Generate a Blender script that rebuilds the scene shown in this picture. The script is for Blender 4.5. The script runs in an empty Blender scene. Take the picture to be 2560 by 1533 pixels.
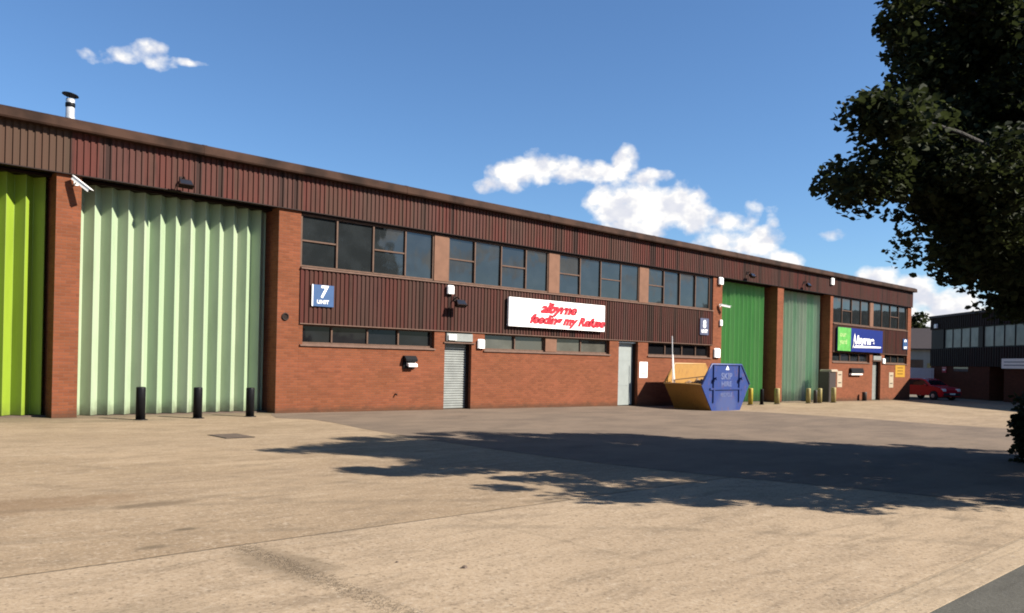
import bpy, math, random
import numpy as np
from mathutils import Vector, Matrix
random.seed(7); rng = np.random.default_rng(11)
SC = bpy.context.scene; COL = SC.collection
R = math.radians

# ------------------------------------------------------------------ materials
def mat(name):
    m = bpy.data.materials.new(name); m.use_nodes = True
    nt = m.node_tree; b = nt.nodes['Principled BSDF']
    return m, nt, b
class G:
    """tiny node-graph helper"""
    def __init__(s, nt): s.nt = nt; s.n = nt.nodes; s.l = nt.links
    def put(s, sock, v):
        if isinstance(v, bpy.types.NodeSocket): s.l.new(v, sock)
        elif v is not None:
            if hasattr(sock, 'default_value'):
                try: sock.default_value = v
                except Exception:
                    sock.default_value = tuple(v)[:len(sock.default_value)]
    def math(s, op, a, b=None, c=None, clamp=False):
        n = s.n.new('ShaderNodeMath'); n.operation = op; n.use_clamp = clamp
        s.put(n.inputs[0], a); s.put(n.inputs[1], b)
        if c is not None: s.put(n.inputs[2], c)
        return n.outputs[0]
    def mix(s, f, a, b, mode='MIX'):
        n = s.n.new('ShaderNodeMix'); n.data_type = 'RGBA'; n.blend_type = mode
        s.put(n.inputs[0], f); 
        for i, v in ((6, a), (7, b)):
            s.put(n.inputs[i], v if isinstance(v, bpy.types.NodeSocket) else (*v[:3], 1))
        return n.outputs[2]
    def ramp(s, v, lo, hi, smooth=True):
        n = s.n.new('ShaderNodeMapRange'); n.interpolation_type = 'SMOOTHSTEP' if smooth else 'LINEAR'
        s.put(n.inputs[0], v); n.inputs[1].default_value = lo; n.inputs[2].default_value = hi
        return n.outputs[0]
    def noise(s, co, scale, detail=4, rough=.55, dist=0):
        n = s.n.new('ShaderNodeTexNoise'); s.put(n.inputs['Vector'], co)
        n.inputs['Scale'].default_value = scale; n.inputs['Detail'].default_value = detail
        n.inputs['Roughness'].default_value = rough; n.inputs['Distortion'].default_value = dist
        return n.outputs[0]
    def coord(s): return s.n.new('ShaderNodeTexCoord').outputs['Object']
    def geo(s): return s.n.new('ShaderNodeNewGeometry').outputs['Position']
    def sep(s, v):
        n = s.n.new('ShaderNodeSeparateXYZ'); s.l.new(v, n.inputs[0]); return n.outputs
    def comb(s, x, y, z):
        n = s.n.new('ShaderNodeCombineXYZ')
        for i, v in enumerate((x, y, z)): s.put(n.inputs[i], v)
        return n.outputs[0]
    def scale(s, v, xyz):
        n = s.n.new('ShaderNodeMapping'); s.l.new(v, n.inputs[0]); n.inputs['Scale'].default_value = xyz
        return n.outputs[0]
    def white(s, v):
        n = s.n.new('ShaderNodeTexWhiteNoise'); n.noise_dimensions = '1D'; s.put(n.inputs['W'], v); return n.outputs[0]
    def bump(s, h, dist, strength=1):
        n = s.n.new('ShaderNodeBump'); s.put(n.inputs['Height'], h); n.inputs['Distance'].default_value = dist
        n.inputs['Strength'].default_value = strength; return n.outputs[0]

def c255(r, g, b, k=1.0):
    f = lambda v: (v/255/12.92 if v/255 <= .04045 else ((v/255+.055)/1.055)**2.4)*k
    return (f(r), f(g), f(b))

def plain(name, col, rough=.6, metal=0, var=.12, scale=6, bump=0):
    m, nt, b = mat(name); g = G(nt); co = g.coord()
    n = g.noise(co, scale, 5)
    f = g.ramp(n, .3, .7)
    g.put(b.inputs['Base Color'], g.mix(f, [c*(1-var) for c in col], [min(1, c*(1+var)) for c in col]))
    b.inputs['Roughness'].default_value = rough; b.inputs['Metallic'].default_value = metal
    if bump: g.put(b.inputs['Normal'], g.bump(g.noise(co, scale*8, 4), bump))
    return m

def brick_mat(name, k=1.0, base=(.285, .094, .043)):
    m, nt, b = mat(name); g = G(nt); co = g.coord(); x, y, z = g.sep(co)
    u = g.math('ADD', x, y)
    uv = g.comb(u, z, 0)
    bt = g.n.new('ShaderNodeTexBrick'); g.l.new(uv, bt.inputs['Vector'])
    bt.offset = .5
    for nme, v in (('Scale', 1), ('Mortar Size', .006), ('Mortar Smooth', .3), ('Bias', -.1), ('Brick Width', .225), ('Row Height', .075)):
        bt.inputs[nme].default_value = v
    bt.inputs['Color1'].default_value = (*[c*1.12*k for c in base], 1)
    bt.inputs['Color2'].default_value = (*[c*.84*k for c in base], 1)
    bt.inputs['Mortar'].default_value = (.26*k, .13*k, .085*k, 1)
    big = g.noise(g.scale(uv, (.6, .9, 1)), 1.3, 5, .6)
    col = g.mix(g.ramp(big, .35, .7), bt.outputs['Color'], g.mix(1, bt.outputs['Color'], (1.15, 1.1, 1.15), 'MULTIPLY'))
    streak = g.noise(g.comb(g.math('MULTIPLY', u, .9), g.math('MULTIPLY', z, 9), 0), 1.0, 4)
    col = g.mix(g.math('MULTIPLY', g.ramp(streak, .5, .72), .35), col, (.19*k, .06*k, .035*k))
    # splashed dirt along the foot of the wall
    ground = g.math('MULTIPLY_ADD', x, -.0085, .0425)
    h = g.math('SUBTRACT', z, ground)
    h2 = g.math('ADD', h, g.math('MULTIPLY', g.math('SUBTRACT', g.noise(uv, 2.2, 4), .5), .35))
    dirt = g.math('MULTIPLY', g.math('SUBTRACT', 1, g.ramp(h2, .02, .24)), .6)
    col = g.mix(dirt, col, (.075, .055, .035))
    g.put(b.inputs['Base Color'], col); b.inputs['Roughness'].default_value = .9
    g.put(b.inputs['Normal'], g.bump(g.math('MULTIPLY', bt.outputs['Fac'], -1), .006, .7))
    return m

def clad_mat(name, k=1.0, pitch=.15):
    m, nt, b = mat(name); g = G(nt); co = g.coord(); x, y, z = g.sep(co)
    idx = g.math('FLOOR', g.math('DIVIDE', g.math('ADD', x, .02), pitch))
    w = g.white(idx); w2 = g.white(g.math('FLOOR', g.math('DIVIDE', x, pitch*7)))
    red, brown, dark = (.155, .041, .031), (.115, .051, .036), (.03, .012, .010)
    col = g.mix(g.ramp(w, .15, .9, False), red, brown)
    col = g.mix(g.math('MULTIPLY', g.ramp(w2, .45, .8), .45), col, (.115, .06, .05))
    col = g.mix(g.math('MULTIPLY', g.math('GREATER_THAN', w, .87), .7), col, dark)
    st = g.noise(g.comb(g.math('MULTIPLY', x, 9), y, g.math('MULTIPLY', z, .9)), 1.0, 5, .65)
    col = g.mix(g.math('MULTIPLY', g.ramp(st, .45, .75), .55), col, (.035, .018, .015))
    st2 = g.noise(g.comb(g.math('MULTIPLY', x, .22), 0, g.math('MULTIPLY', z, .3)), 1.0, 3, .5)
    col = g.mix(g.math('MULTIPLY', g.ramp(st2, .42, .62), .35), col, (.1, .058, .04))
    # the leftmost unit keeps its older, greyer boards
    col = g.mix(g.math('MULTIPLY', g.math('LESS_THAN', x, 5.65), .8), col, (.115, .07, .045))
    if k != 1: col = g.mix(1, col, (k, k, k), 'MULTIPLY')
    g.put(b.inputs['Base Color'], col); b.inputs['Roughness'].default_value = .7
    return m

def door_mat(name, col, col2, dirt=.5):
    m, nt, b = mat(name); g = G(nt); co = g.coord(); x, y, z = g.sep(co)
    w = g.white(g.math('FLOOR', g.math('DIVIDE', x, .2025)))
    c = g.mix(g.ramp(w, .1, .9, False), col, col2)
    n = g.noise(g.comb(g.math('MULTIPLY', x, 5), y, g.math('MULTIPLY', z, .6)), 1.0, 5, .6)
    c = g.mix(g.math('MULTIPLY', g.ramp(n, .45, .78), .35), c, [v*.62 for v in col])
    h = g.math('ADD', z, g.math('MULTIPLY', g.math('SUBTRACT', g.noise(co, 4, 5), .5), .5))
    c = g.mix(g.math('MULTIPLY', g.math('SUBTRACT', 1, g.ramp(h, -.15, .45)), dirt), c, (.09, .075, .04))
    g.put(b.inputs['Base Color'], c); b.inputs['Roughness'].default_value = .5
    return m

def concrete_mat():
    m, nt, b = mat('yard_concrete'); g = G(nt); co = g.coord(); x, y, z = g.sep(co)
    A, B = (.555, .41, .265), (.45, .325, .205)
    big = g.noise(g.scale(co, (.30, .5, 1)), 1, 6, .62, .3)
    c = g.mix(g.ramp(big, .36, .66), A, B)
    med = g.noise(g.scale(co, (1.0, 1.6, 1)), 1.2, 6, .7)
    c = g.mix(g.math('MULTIPLY', g.ramp(med, .46, .70), .7), c, (.33, .24, .155))
    # slab bays cast on different days
    def band(lo, hi): return g.math('MULTIPLY', g.math('GREATER_THAN', y, lo), g.math('LESS_THAN', y, hi))
    c = g.mix(g.math('MULTIPLY', band(-15.08, -10.75), .32), c, (.40, .285, .185))
    c = g.mix(g.math('MULTIPLY', g.math('MULTIPLY', band(-7.8, .9), g.math('LESS_THAN', x, 10.6)), .18), c, (.38, .29, .20))
    c = g.mix(g.math('MULTIPLY', g.math('LESS_THAN', y, -15.08), .35), c, (.66, .51, .36))
    # scuffs drawn out along the wheel paths
    stx = g.noise(g.scale(co, (.55, 2.4, 1)), 1.6, 6, .7, .6)
    c = g.mix(g.math('MULTIPLY', g.ramp(stx, .48, .70), .62), c, (.29, .215, .145))
    c = g.mix(g.math('MULTIPLY', g.ramp(stx, .46, .28), .35), c, (.68, .54, .385))
    mot = g.noise(co, 7.5, 5, .72)
    c = g.mix(g.math('MULTIPLY', g.ramp(mot, .52, .72), .5), c, (.31, .23, .155))
    c = g.mix(g.math('MULTIPLY', g.ramp(mot, .47, .3), .4), c, (.72, .58, .43))
    # exposed aggregate
    ag = g.noise(co, 30, 3, .7)
    near = g.ramp(y, -9, -16)
    c = g.mix(g.math('MULTIPLY', g.ramp(ag, .52, .74), g.math('MULTIPLY_ADD', near, .6, .25)), c, (.27, .20, .135))
    c = g.mix(g.math('MULTIPLY', g.ramp(ag, .48, .28), .5), c, (.72, .60, .46))
    v = g.n.new('ShaderNodeTexVoronoi'); g.l.new(co, v.inputs['Vector']); v.inputs['Scale'].default_value = 16
    vs = g.sep(v.outputs['Color'])
    pit = g.math('MULTIPLY', g.math('LESS_THAN', v.outputs['Distance'], .22), g.math('GREATER_THAN', vs[0], .78))
    c = g.mix(g.math('MULTIPLY', pit, .55), c, (.16, .12, .085))
    wob = g.math('MULTIPLY', g.math('SUBTRACT', g.noise(co, 2.5, 4, .7), .5), .07)
    def line(coord, at, half, lo=None, hi=None, other=None):
        d = g.math('ABSOLUTE', g.math('SUBTRACT', g.math('ADD', coord, wob), at))
        f = g.math('SUBTRACT', 1, g.ramp(d, half*.35, half))
        if lo is not None: f = g.math('MULTIPLY', f, g.math('GREATER_THAN', other, lo))
        if hi is not None: f = g.math('MULTIPLY', f, g.math('LESS_THAN', other, hi))
        return f
    J = g.math('MULTIPLY', line(y, -15.08, .028), .9)
    for at, half, k, lo, hi in ((-10.75, .022, .35, None, 4.5), (-7.8, .03, .25, None, 4.6), (-19.22, .03, .28, None, None), (-19.36, .02, .16, None, None)):
        J = g.math('MAXIMUM', J, g.math('MULTIPLY', line(y, at, half, lo, hi, x), k))
    for at, k, lo, hi in ((5.38, .2, -17.6, -15.1), (33.6, .5, -30, 0), (39.6, .5, -30, 0), (46, .4, -30, 0)):
        J = g.math('MAXIMUM', J, g.math('MULTIPLY', line(x, at, .05, lo, hi, y), k))
    grit = g.math('MULTIPLY', g.math('MULTIPLY', g.math('SUBTRACT', 1, g.ramp(g.math('ABSOLUTE', g.math('SUBTRACT', g.math('ADD', x, g.math('MULTIPLY', wob, 2)), 3.04)), .02, .16)), band(-19.2, -15.1)), g.ramp(g.noise(co, 24, 4, .8), .45, .6))
    J = g.math('MAXIMUM', J, g.math('MULTIPLY', grit, .75))
    c = g.mix(g.math('MULTIPLY', J, .62), c, (.11, .08, .05))
    # dark, gritty strip of broken surface beside the cross joint and oil stains
    def blob(cx, cy, rx, ry, k, col, c):
        d = g.math('ADD', g.math('POWER', g.math('DIVIDE', g.math('SUBTRACT', x, cx), rx), 2.0), g.math('POWER', g.math('DIVIDE', g.math('SUBTRACT', y, cy), ry), 2.0))
        d = g.math('ADD', d, g.math('MULTIPLY', g.math('SUBTRACT', g.noise(co, 2.0, 6, .7), .5), 2.2))
        return g.mix(g.math('MULTIPLY', g.math('SUBTRACT', 1, g.ramp(d, .1, 1.1)), k), c, col)
    c = blob(1.9, -12.2, 1.7, .55, .42, (.26, .155, .085), c)
    c = blob(3.2, -12.8, .5, .18, .6, (.2, .14, .09), c)
    c = blob(3.05, -15.9, .35, .8, .5, (.2, .15, .1), c)
    c = blob(2.95, -14.2, .16, .08, .8, (.16, .12, .08), c)
    c = blob(2.45, -14.75, .18, .09, .7, (.2, .15, .1), c)
    c = blob(1.6, -16.8, .7, .7, .35, (.24, .19, .13), c)
    c = blob(6.3, -1.2, 2.2, .55, .5, (.2, .165, .11), c)
    c = blob(3.6, -.7, 2.2, .35, .5, (.2, .165, .11), c)
    c = blob(9.4, -4.2, 1.6, .7, .25, (.3, .22, .14), c)
    c = blob(7.1, -9.5, 2.4, .5, .3, (.3, .21, .13), c)
    for cx, cy, rr, wd, k in ((-2, -26, 12.6, .13, .3), (-2, -26, 14.1, .13, .26), (17, -2, 15.4, .14, .22), (17, -2, 16.9, .14, .22), (6, -30, 17.5, .12, .2)):
        rad = g.math('SQRT', g.math('ADD', g.math('POWER', g.math('SUBTRACT', x, cx), 2.0), g.math('POWER', g.math('SUBTRACT', y, cy), 2.0)))
        ring = g.math('SUBTRACT', 1, g.ramp(g.math('ABSOLUTE', g.math('SUBTRACT', rad, rr)), wd*.3, wd))
        c = g.mix(g.math('MULTIPLY', g.math('MULTIPLY', ring, g.ramp(med, .35, .6)), k), c, (.2, .155, .11))
    # light concrete margin against the kerb
    c = g.mix(g.math('MULTIPLY', g.math('LESS_THAN', y, -19.22), .15), c, (.66, .54, .38))
    # grime washed along the foot of the doors
    grime = g.math('ADD', y, g.math('MULTIPLY', g.math('SUBTRACT', g.noise(co, 1.6, 5, .65), .5), .9))
    c = g.mix(g.math('MULTIPLY', g.ramp(grime, -1.1, .15), .62), c, (.17, .14, .095))
    g.put(b.inputs['Base Color'], c); b.inputs['Roughness'].default_value = .92
    g.put(b.inputs['Normal'], g.bump(g.math('SUBTRACT', g.math('ADD', ag, g.math('MULTIPLY', g.noise(co, 9, 4), .5)), g.math('MULTIPLY', J, 2.5)), .006, .6))
    return m

def asphalt_mat(name, A, B, speck=.5):
    m, nt, b = mat(name); g = G(nt); co = g.coord()
    c = g.mix(g.ramp(g.noise(g.scale(co, (.5, .8, 1)), 1, 6, .6), .35, .68), A, B)
    sx = g.noise(g.scale(co, (.5, 2.2, 1)), 1.3, 6, .7, .5)
    c = g.mix(g.math('MULTIPLY', g.ramp(sx, .5, .75), .45), c, [v*.66 for v in B])
    c = g.mix(g.math('MULTIPLY', g.ramp(sx, .45, .25), .4), c, [v*1.3 for v in A])
    ag = g.noise(co, 42, 3, .75)
    c = g.mix(g.math('MULTIPLY', g.ramp(ag, .55, .75), speck), c, [v*1.7 for v in A])
    c = g.mix(g.math('MULTIPLY', g.ramp(ag, .45, .28), speck), c, [v*.5 for v in B])
    c = g.mix(g.math('MULTIPLY', g.ramp(g.noise(g.scale(co, (1, 1.4, 1)), .9, 6, .7), .52, .75), .5), c, [v*.62 for v in B])
    g.put(b.inputs['Base Color'], c); b.inputs['Roughness'].default_value = .93
    g.put(b.inputs['Normal'], g.bump(ag, .006, .6))
    return m

def glass_mat(name, col=(.012, .014, .015), ior=1.65):
    m, nt, b = mat(name); g = G(nt); co = g.coord()
    x, y, z = g.sep(co)
    n = g.noise(g.scale(co, (1.2, 1, 1.6)), 1, 4, .6)
    g.put(b.inputs['Base Color'], g.mix(g.ramp(n, .4, .68), col, [v*1.4 for v in col]))
    b.inputs['Roughness'].default_value = .04; b.inputs['IOR'].default_value = ior
    g.put(b.inputs['Normal'], g.bump(g.noise(g.scale(co, (1, 1, .8)), 1.3, 2), .012, .5))
    return m

def leaf_mat(name, A, B, trans=.25):
    m, nt, b = mat(name); g = G(nt)
    at = g.n.new('ShaderNodeAttribute'); at.attribute_name = 'tint'
    g.put(b.inputs['Base Color'], g.mix(at.outputs['Fac'], A, B))
    b.inputs['Roughness'].default_value = .75; b.inputs['Specular IOR Level'].default_value = .15
    tr = g.n.new('ShaderNodeBsdfTranslucent'); g.put(tr.inputs['Color'], g.mix(at.outputs['Fac'], [v*1.5 for v in A], [v*1.5 for v in B]))
    mx = g.n.new('ShaderNodeMixShader'); mx.inputs[0].default_value = trans
    g.l.new(b.outputs[0], mx.inputs[1]); g.l.new(tr.outputs[0], mx.inputs[2])
    g.l.new(mx.outputs[0], g.n['Material Output'].inputs['Surface'])
    return m

M = {}
M['brick'] = brick_mat('red_brick')
M['brick_far'] = brick_mat('shaded_red_brick', .5)  # same brick, with the second building's shade put into its colour
M['clad'] = clad_mat('weathered_boarding')
M['clad_low'] = clad_mat('weathered_boarding_lower', .82)
M['clad_far'] = clad_mat('shaded_boarding', .28)  # same boards coloured darker to stand in for shade on the second building
M['concrete'] = concrete_mat()
M['asphalt'] = asphalt_mat('worn_asphalt', (.32, .24, .178), (.24, .183, .14), .4)
M['road'] = asphalt_mat('dark_road_asphalt', (.15, .142, .12), (.12, .112, .095), .7)
M['ground'] = asphalt_mat('distant_paving', (.3, .25, .19), (.24, .2, .155), .3)
M['glass'] = glass_mat('dark_window_glass')
M['glass_pale'] = glass_mat('pale_window_glass', (.05, .048, .04), 1.45)
M['pale_pane'] = plain('cream_pane', (.24, .24, .20), .3, 0, .5, .8)  # mottled cream colour for the second building's window panes
M['glass_low'] = glass_mat('black_window_glass', (.006, .006, .007), 1.3)
M['frame'] = plain('weathered_frame', (.2, .12, .085), .6)
M['pier_panel'] = plain('faded_timber_panel', (.30, .155, .10), .7, 0, .1, 3)
M['sill'] = plain('pale_sill_paint', (.27, .165, .125), .6)
M['coping'] = plain('rusty_coping', (.062, .031, .02), .8, 0, .5, 1.3)
M['coping_top'] = plain('dull_coping_top', (.10, .08, .075), .6)
M['roof'] = plain('grey_roof_sheet', (.14, .13, .12), .8)
M['dark_metal'] = plain('dark_brown_metal', (.03, .015, .012), .5)
M['black'] = plain('black_paint', (.006, .006, .007), .45)
M['tar'] = plain('black_plastic', (.004, .004, .005), .75, 0, .3, 3)
M['white'] = plain('white_enamel', (.80, .79, .77), .45, 0, .03)
M['offwhite'] = plain('off_white_plastic', (.72, .68, .64), .5, 0, .05)
M['steel'] = plain('galvanised_steel', (.55, .55, .54), .4, .6, .12)
M['shutter'] = plain('grey_shutter', (.37, .39, .37), .5, .0, .12, 3)
M['shutter_pale'] = plain('pale_grey_door', (.44, .48, .46), .5, .0, .06, 3)
M['yellow'] = plain('yellow_paint', (.62, .46, .03), .5, 0, .15)
M['yellow_pale'] = plain('faded_yellow_paint', (.50, .40, .14), .6, 0, .15)
M['red'] = plain('red_letter', (.70, .012, .03), .4, 0, .15)
M['blue_sign'] = plain('blue_sign', (.045, .13, .33), .4, 0, .06)
M['blue_sign_dark'] = plain('faded_blue_sign', (.10, .115, .21), .5, 0, .1)
M['deep_blue'] = plain('deep_blue_sign', (.012, .035, .27), .4, 0, .1)
M['lime'] = plain('lime_green_sign', (.17, .60, .12), .4, 0, .15, 3)
M['lime_text'] = plain('pale_lime_letter', (.55, .80, .30), .5)
M['car_red'] = plain('red_car_paint', (.85, .012, .035), .25, 0, .05)
M['tyre'] = plain('tyre_rubber', (.012, .012, .013), .8)
M['clear_glass'] = glass_mat('car_glass', (.01, .01, .012), 1.6)
M['lamp_glass'] = plain('lamp_lens', (.75, .72, .7), .15)
M['orange'] = plain('amber_sign', (.72, .38, .03), .5, 0, .06)
M['cabinet'] = plain('brown_cabinet', (.045, .028, .024), .6)
M['cream'] = plain('cream_paint', (.62, .50, .36), .6)
M['grey_wall'] = plain('pale_grey_sheet', (.42, .42, .39), .7, 0, .1, 1)
M['bark'] = plain('tree_bark', (.035, .027, .02), .9, 0, .3, 5, .02)
M['manhole'] = plain('rusty_cover', (.15, .10, .07), .8, 0, .2)
M['leaf'] = leaf_mat('dark_leaf', (.020, .026, .009), (.046, .058, .018), .2)
M['leaf2'] = leaf_mat('hedge_leaf', (.012, .018, .007), (.024, .036, .012))
M['door_pale'] = door_mat('sage_green_door', (.53, .69, .43), (.60, .71, .48), .75)
M['door_lime'] = door_mat('lime_green_door', (.34, .50, .03), (.42, .58, .06), .5)
M['door_green'] = door_mat('mid_green_door', (.20, .60, .16), (.25, .62, .19), .45)
M['door_mint'] = door_mat('faded_green_door', (.36, .68, .40), (.62, .70, .54), .5)
M['soot'] = plain('sooty_stain', (.02, .008, .004), .9)

def dim(m, k):
    nt = m.node_tree; b = nt.nodes['Principled BSDF']; i = b.inputs['Base Color']
    if not i.is_linked: return
    src = i.links[0].from_socket; n = nt.nodes.new('ShaderNodeMix'); n.data_type = 'RGBA'; n.blend_type = 'MULTIPLY'
    n.inputs[0].default_value = 1; nt.links.new(src, n.inputs[6]); n.inputs[7].default_value = (k, k, k, 1); nt.links.new(n.outputs[2], i)
KEEP = ('white', 'glass_low', 'offwhite', 'lamp_glass', 'steel', 'glass', 'glass_pale', 'clear_glass', 'black', 'tar', 'tyre')
for k_, m_ in M.items():
    if k_ not in KEEP: dim(m_, .47)
    if k_ in ('brick', 'brick_far', 'clad', 'clad_low', 'clad_far', 'concrete', 'asphalt', 'road', 'ground', 'coping', 'coping_top', 'tar', 'pier_panel', 'frame', 'sill', 'black', 'dark_metal'): m_.node_tree.nodes['Principled BSDF'].inputs['Specular IOR Level'].default_value = .12
# ------------------------------------------------------------------ mesh builder
class MB:
    def __init__(s): s.v = []; s.f = []; s.smooth = []
    def add(s, vs, fs, T=None, sm=False):
        o = len(s.v)
        s.v += [tuple(T @ Vector(p)) if T is not None else tuple(p) for p in vs]
        s.f += [tuple(i+o for i in f) for f in fs]; s.smooth += [sm]*len(fs); return s
    def box(s, x0, x1, y0, y1, z0, z1, T=None):
        v = [(x, y, z) for z in (z0, z1) for y in (y0, y1) for x in (x0, x1)]
        return s.add(v, [(0,2,3,1),(4,5,7,6),(0,1,5,4),(2,6,7,3),(0,4,6,2),(1,3,7,5)], T)
    def bbox(s, x0, x1, y0, y1, z0, z1, c=.01, T=None):
        """box with chamfered vertical and top edges"""
        lo = [(x0+c,y0),(x1-c,y0),(x1,y0+c),(x1,y1-c),(x1-c,y1),(x0+c,y1),(x0,y1-c),(x0,y0+c)]
        cx, cy = (x0+x1)/2, (y0+y1)/2
        hi = [(cx+(x-cx)*(1-2*c/(x1-x0)), cy+(y-cy)*(1-2*c/(y1-y0))) for x, y in lo]
        v = [(x,y,z0) for x,y in lo]+[(x,y,z1-c) for x,y in lo]+[(x,y,z1) for x,y in hi]
        f = [tuple(reversed(range(8))), tuple(range(16,24))]
        for k in (0,8):
            f += [(k+i,k+(i+1)%8,k+8+(i+1)%8,k+8+i) for i in range(8)]
        return s.add(v, f, T)
    def prism(s, poly, a0, a1, axis='y', T=None):
        """poly: 2D points; extruded along axis. axis y: (x,z); axis x: (y,z); axis z: (x,y)"""
        n = len(poly)
        mk = {'y': lambda p, a: (p[0], a, p[1]), 'x': lambda p, a: (a, p[0], p[1]), 'z': lambda p, a: (p[0], p[1], a)}[axis]
        v = [mk(p, a0) for p in poly]+[mk(p, a1) for p in poly]
        f = [tuple(range(n)), tuple(reversed(range(n, 2*n)))]+[(i, n+i, n+(i+1)%n, (i+1)%n) for i in range(n)]
        return s.add(v, f, T)
    def lathe(s, prof, cx=0, cy=0, n=20, T=None, sm=True):
        v = [(cx+r*math.cos(2*math.pi*i/n), cy+r*math.sin(2*math.pi*i/n), z) for r, z in prof for i in range(n)]
        m = len(prof)
        f = [(k*n+i, k*n+(i+1)%n, (k+1)*n+(i+1)%n, (k+1)*n+i) for k in range(m-1) for i in range(n)]
        s.add(v, f, T, sm)
        o = len(s.v)-len(v)
        s.f += [tuple(o+i for i in reversed(range(n))), tuple(o+(m-1)*n+i for i in range(n))]; s.smooth += [False]*2
        return s
    def tube(s, pts, rad, n=10):
        pts = [Vector(p) for p in pts]; rs = rad if isinstance(rad, (list, tuple)) else [rad]*len(pts)
        v = []
        for i, p in enumerate(pts):
            t = (pts[min(i+1, len(pts)-1)]-pts[max(i-1, 0)]).normalized()
            a = t.orthogonal().normalized() if i == 0 else (a - t*a.dot(t)).normalized()
            b = t.cross(a)
            v += [tuple(p+(a*math.cos(2*math.pi*k/n)+b*math.sin(2*math.pi*k/n))*rs[i]) for k in range(n)]
        f = [(i*n+k, i*n+(k+1)%n, (i+1)*n+(k+1)%n, (i+1)*n+k) for i in range(len(pts)-1) for k in range(n)]
        s.add(v, f, None, True)
        o = len(s.v)-len(v)
        s.f += [tuple(o+k for k in reversed(range(n))), tuple(o+(len(pts)-1)*n+k for k in range(n))]; s.smooth += [False]*2
        return s
    def build(s, name, m, parent=None, fix=True):
        me = bpy.data.meshes.new(name); me.from_pydata(s.v, [], s.f)
        if fix:
            import bmesh
            bm = bmesh.new(); bm.from_mesh(me)
            for fc, k in zip(bm.faces, s.smooth): fc.smooth = k
            bmesh.ops.recalc_face_normals(bm, faces=bm.faces); bm.to_mesh(me); bm.free()
        me.materials.append(M[m] if isinstance(m, str) else m)
        o = bpy.data.objects.new(name, me); COL.objects.link(o)
        if parent: o.parent = parent
        return o
def tag(o, label=None, cat=None, group=None, kind=None):
    for k, v in (('label', label), ('category', cat), ('group', group), ('kind', kind)):
        if v: o[k] = v
    return o
def empty(name, label, cat, loc=(0,0,0), rz=0, group=None):
    o = bpy.data.objects.new(name, None); COL.objects.link(o); o.empty_display_size = .2
    o.location = loc; o.rotation_euler = (0,0,rz); return tag(o, label, cat, group)
def copy_tree(o, parent=None):
    c = o.copy(); COL.objects.link(c)
    if parent: c.parent = parent
    for ch in [q for q in bpy.data.objects if q.parent == o]: copy_tree(ch, c)
    return c
def gz(X, Y=None):
    z = -.0085*(X-5)
    if Y is not None: z -= .11*math.exp(-((X-30.3)/3.2)**2-((Y+2.0)/2.2)**2)
    return z
def text(body, name, m, parent, x, z, y, size, shear=0, sx=1.0, extrude=.004, align='LEFT', bold=0.0, label=None):
    """lettering standing on a wall that faces -Y"""
    cu = bpy.data.curves.new(name, 'FONT'); cu.body = body; cu.size = size; cu.shear = shear
    cu.extrude = extrude; cu.offset = bold; cu.align_x = align; cu.resolution_u = 6
    t = bpy.data.objects.new(name, cu)
    me = bpy.data.meshes.new_from_object(t); bpy.data.objects.remove(t)
    me.transform(Matrix.Translation((x, y, z)) @ Matrix.Rotation(R(90), 4, 'X') @ Matrix.Diagonal((sx, 1, 1, 1)))
    me.materials.clear(); me.materials.append(M[m])
    o = bpy.data.objects.new(name, me); COL.objects.link(o); o.parent = parent
    if label: o['label'] = label
    return o

# ------------------------------------------------------------------ ground
def sheet(name, pts, m, lift=0.0, dip=True):
    """one sheet of ground following the fall of the yard and the shallow dip in front of the wall"""
    import bmesh
    mb = MB(); mb.add([(x, y, 0) for x, y in pts], [tuple(range(len(pts)))])
    o = mb.build(name, m); me = o.data
    bm = bmesh.new(); bm.from_mesh(me)
    if dip:
        for ax, cuts in ((0, np.arange(22, 39.01, .5)), (1, np.arange(-8.5, .6, .4))):
            for c in cuts:
                g_ = bm.verts[:]+bm.edges[:]+bm.faces[:]
                bmesh.ops.bisect_plane(bm, geom=g_, plane_co=(c, 0, 0) if ax == 0 else (0, c, 0), plane_no=(1, 0, 0) if ax == 0 else (0, 1, 0))
    for v in bm.verts: v.co.z = (gz(v.co.x, v.co.y) if dip else gz(v.co.x))+lift
    bmesh.ops.recalc_face_normals(bm, faces=bm.faces)
    bm.normal_update()
    if sum(f.normal.z*f.calc_area() for f in bm.faces) < 0: bmesh.ops.reverse_faces(bm, faces=bm.faces)
    bm.to_mesh(me); bm.free()
    return tag(o, kind='structure')
sheet('ground', [(-900,-900),(1500,-900),(1500,900),(-900,900)], 'ground', -.16, False)
sheet('concrete_yard', [(-30,-19.57),(95,-19.57),(95,.9),(-30,.9)], 'concrete')
edgeL = [(11.19,.3),(10.7,-.6),(10.3,-1.7),(10.9,-2.5),(10.85,-3.6),(10.5,-5.5),(10.2,-8.4),(10.15,-10.7),(10.25,-12.8),(10.6,-14.85),(11.15,-16.6),(11.5,-18.1),(11.7,-19.565)]
edgeL = [(x-.0, y) for x, y in edgeL]
edgeR = [(29.4,-19.565),(29.6,-15),(29.1,-12),(29.5,-9.1),(29.4,-6.9),(29.7,-4.1),(30.6,-2.2),(30.9,.3)]
sheet('asphalt_strip', edgeL+edgeR, 'asphalt', .004)
# kerb drop and dark service road in front of it
kb = MB(); kb.add([(-30,-19.57,gz(-30)), (95,-19.57,gz(95)), (95,-19.6,gz(95)-.02), (-30,-19.6,gz(-30)-.02)], [(0,1,2,3)])
tag(kb.build('kerb', 'concrete'), kind='structure')
sheet('service_road', [(-30,-19.58),(95,-19.58),(95,-40),(-30,-40)], 'road', .003, False)

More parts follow.
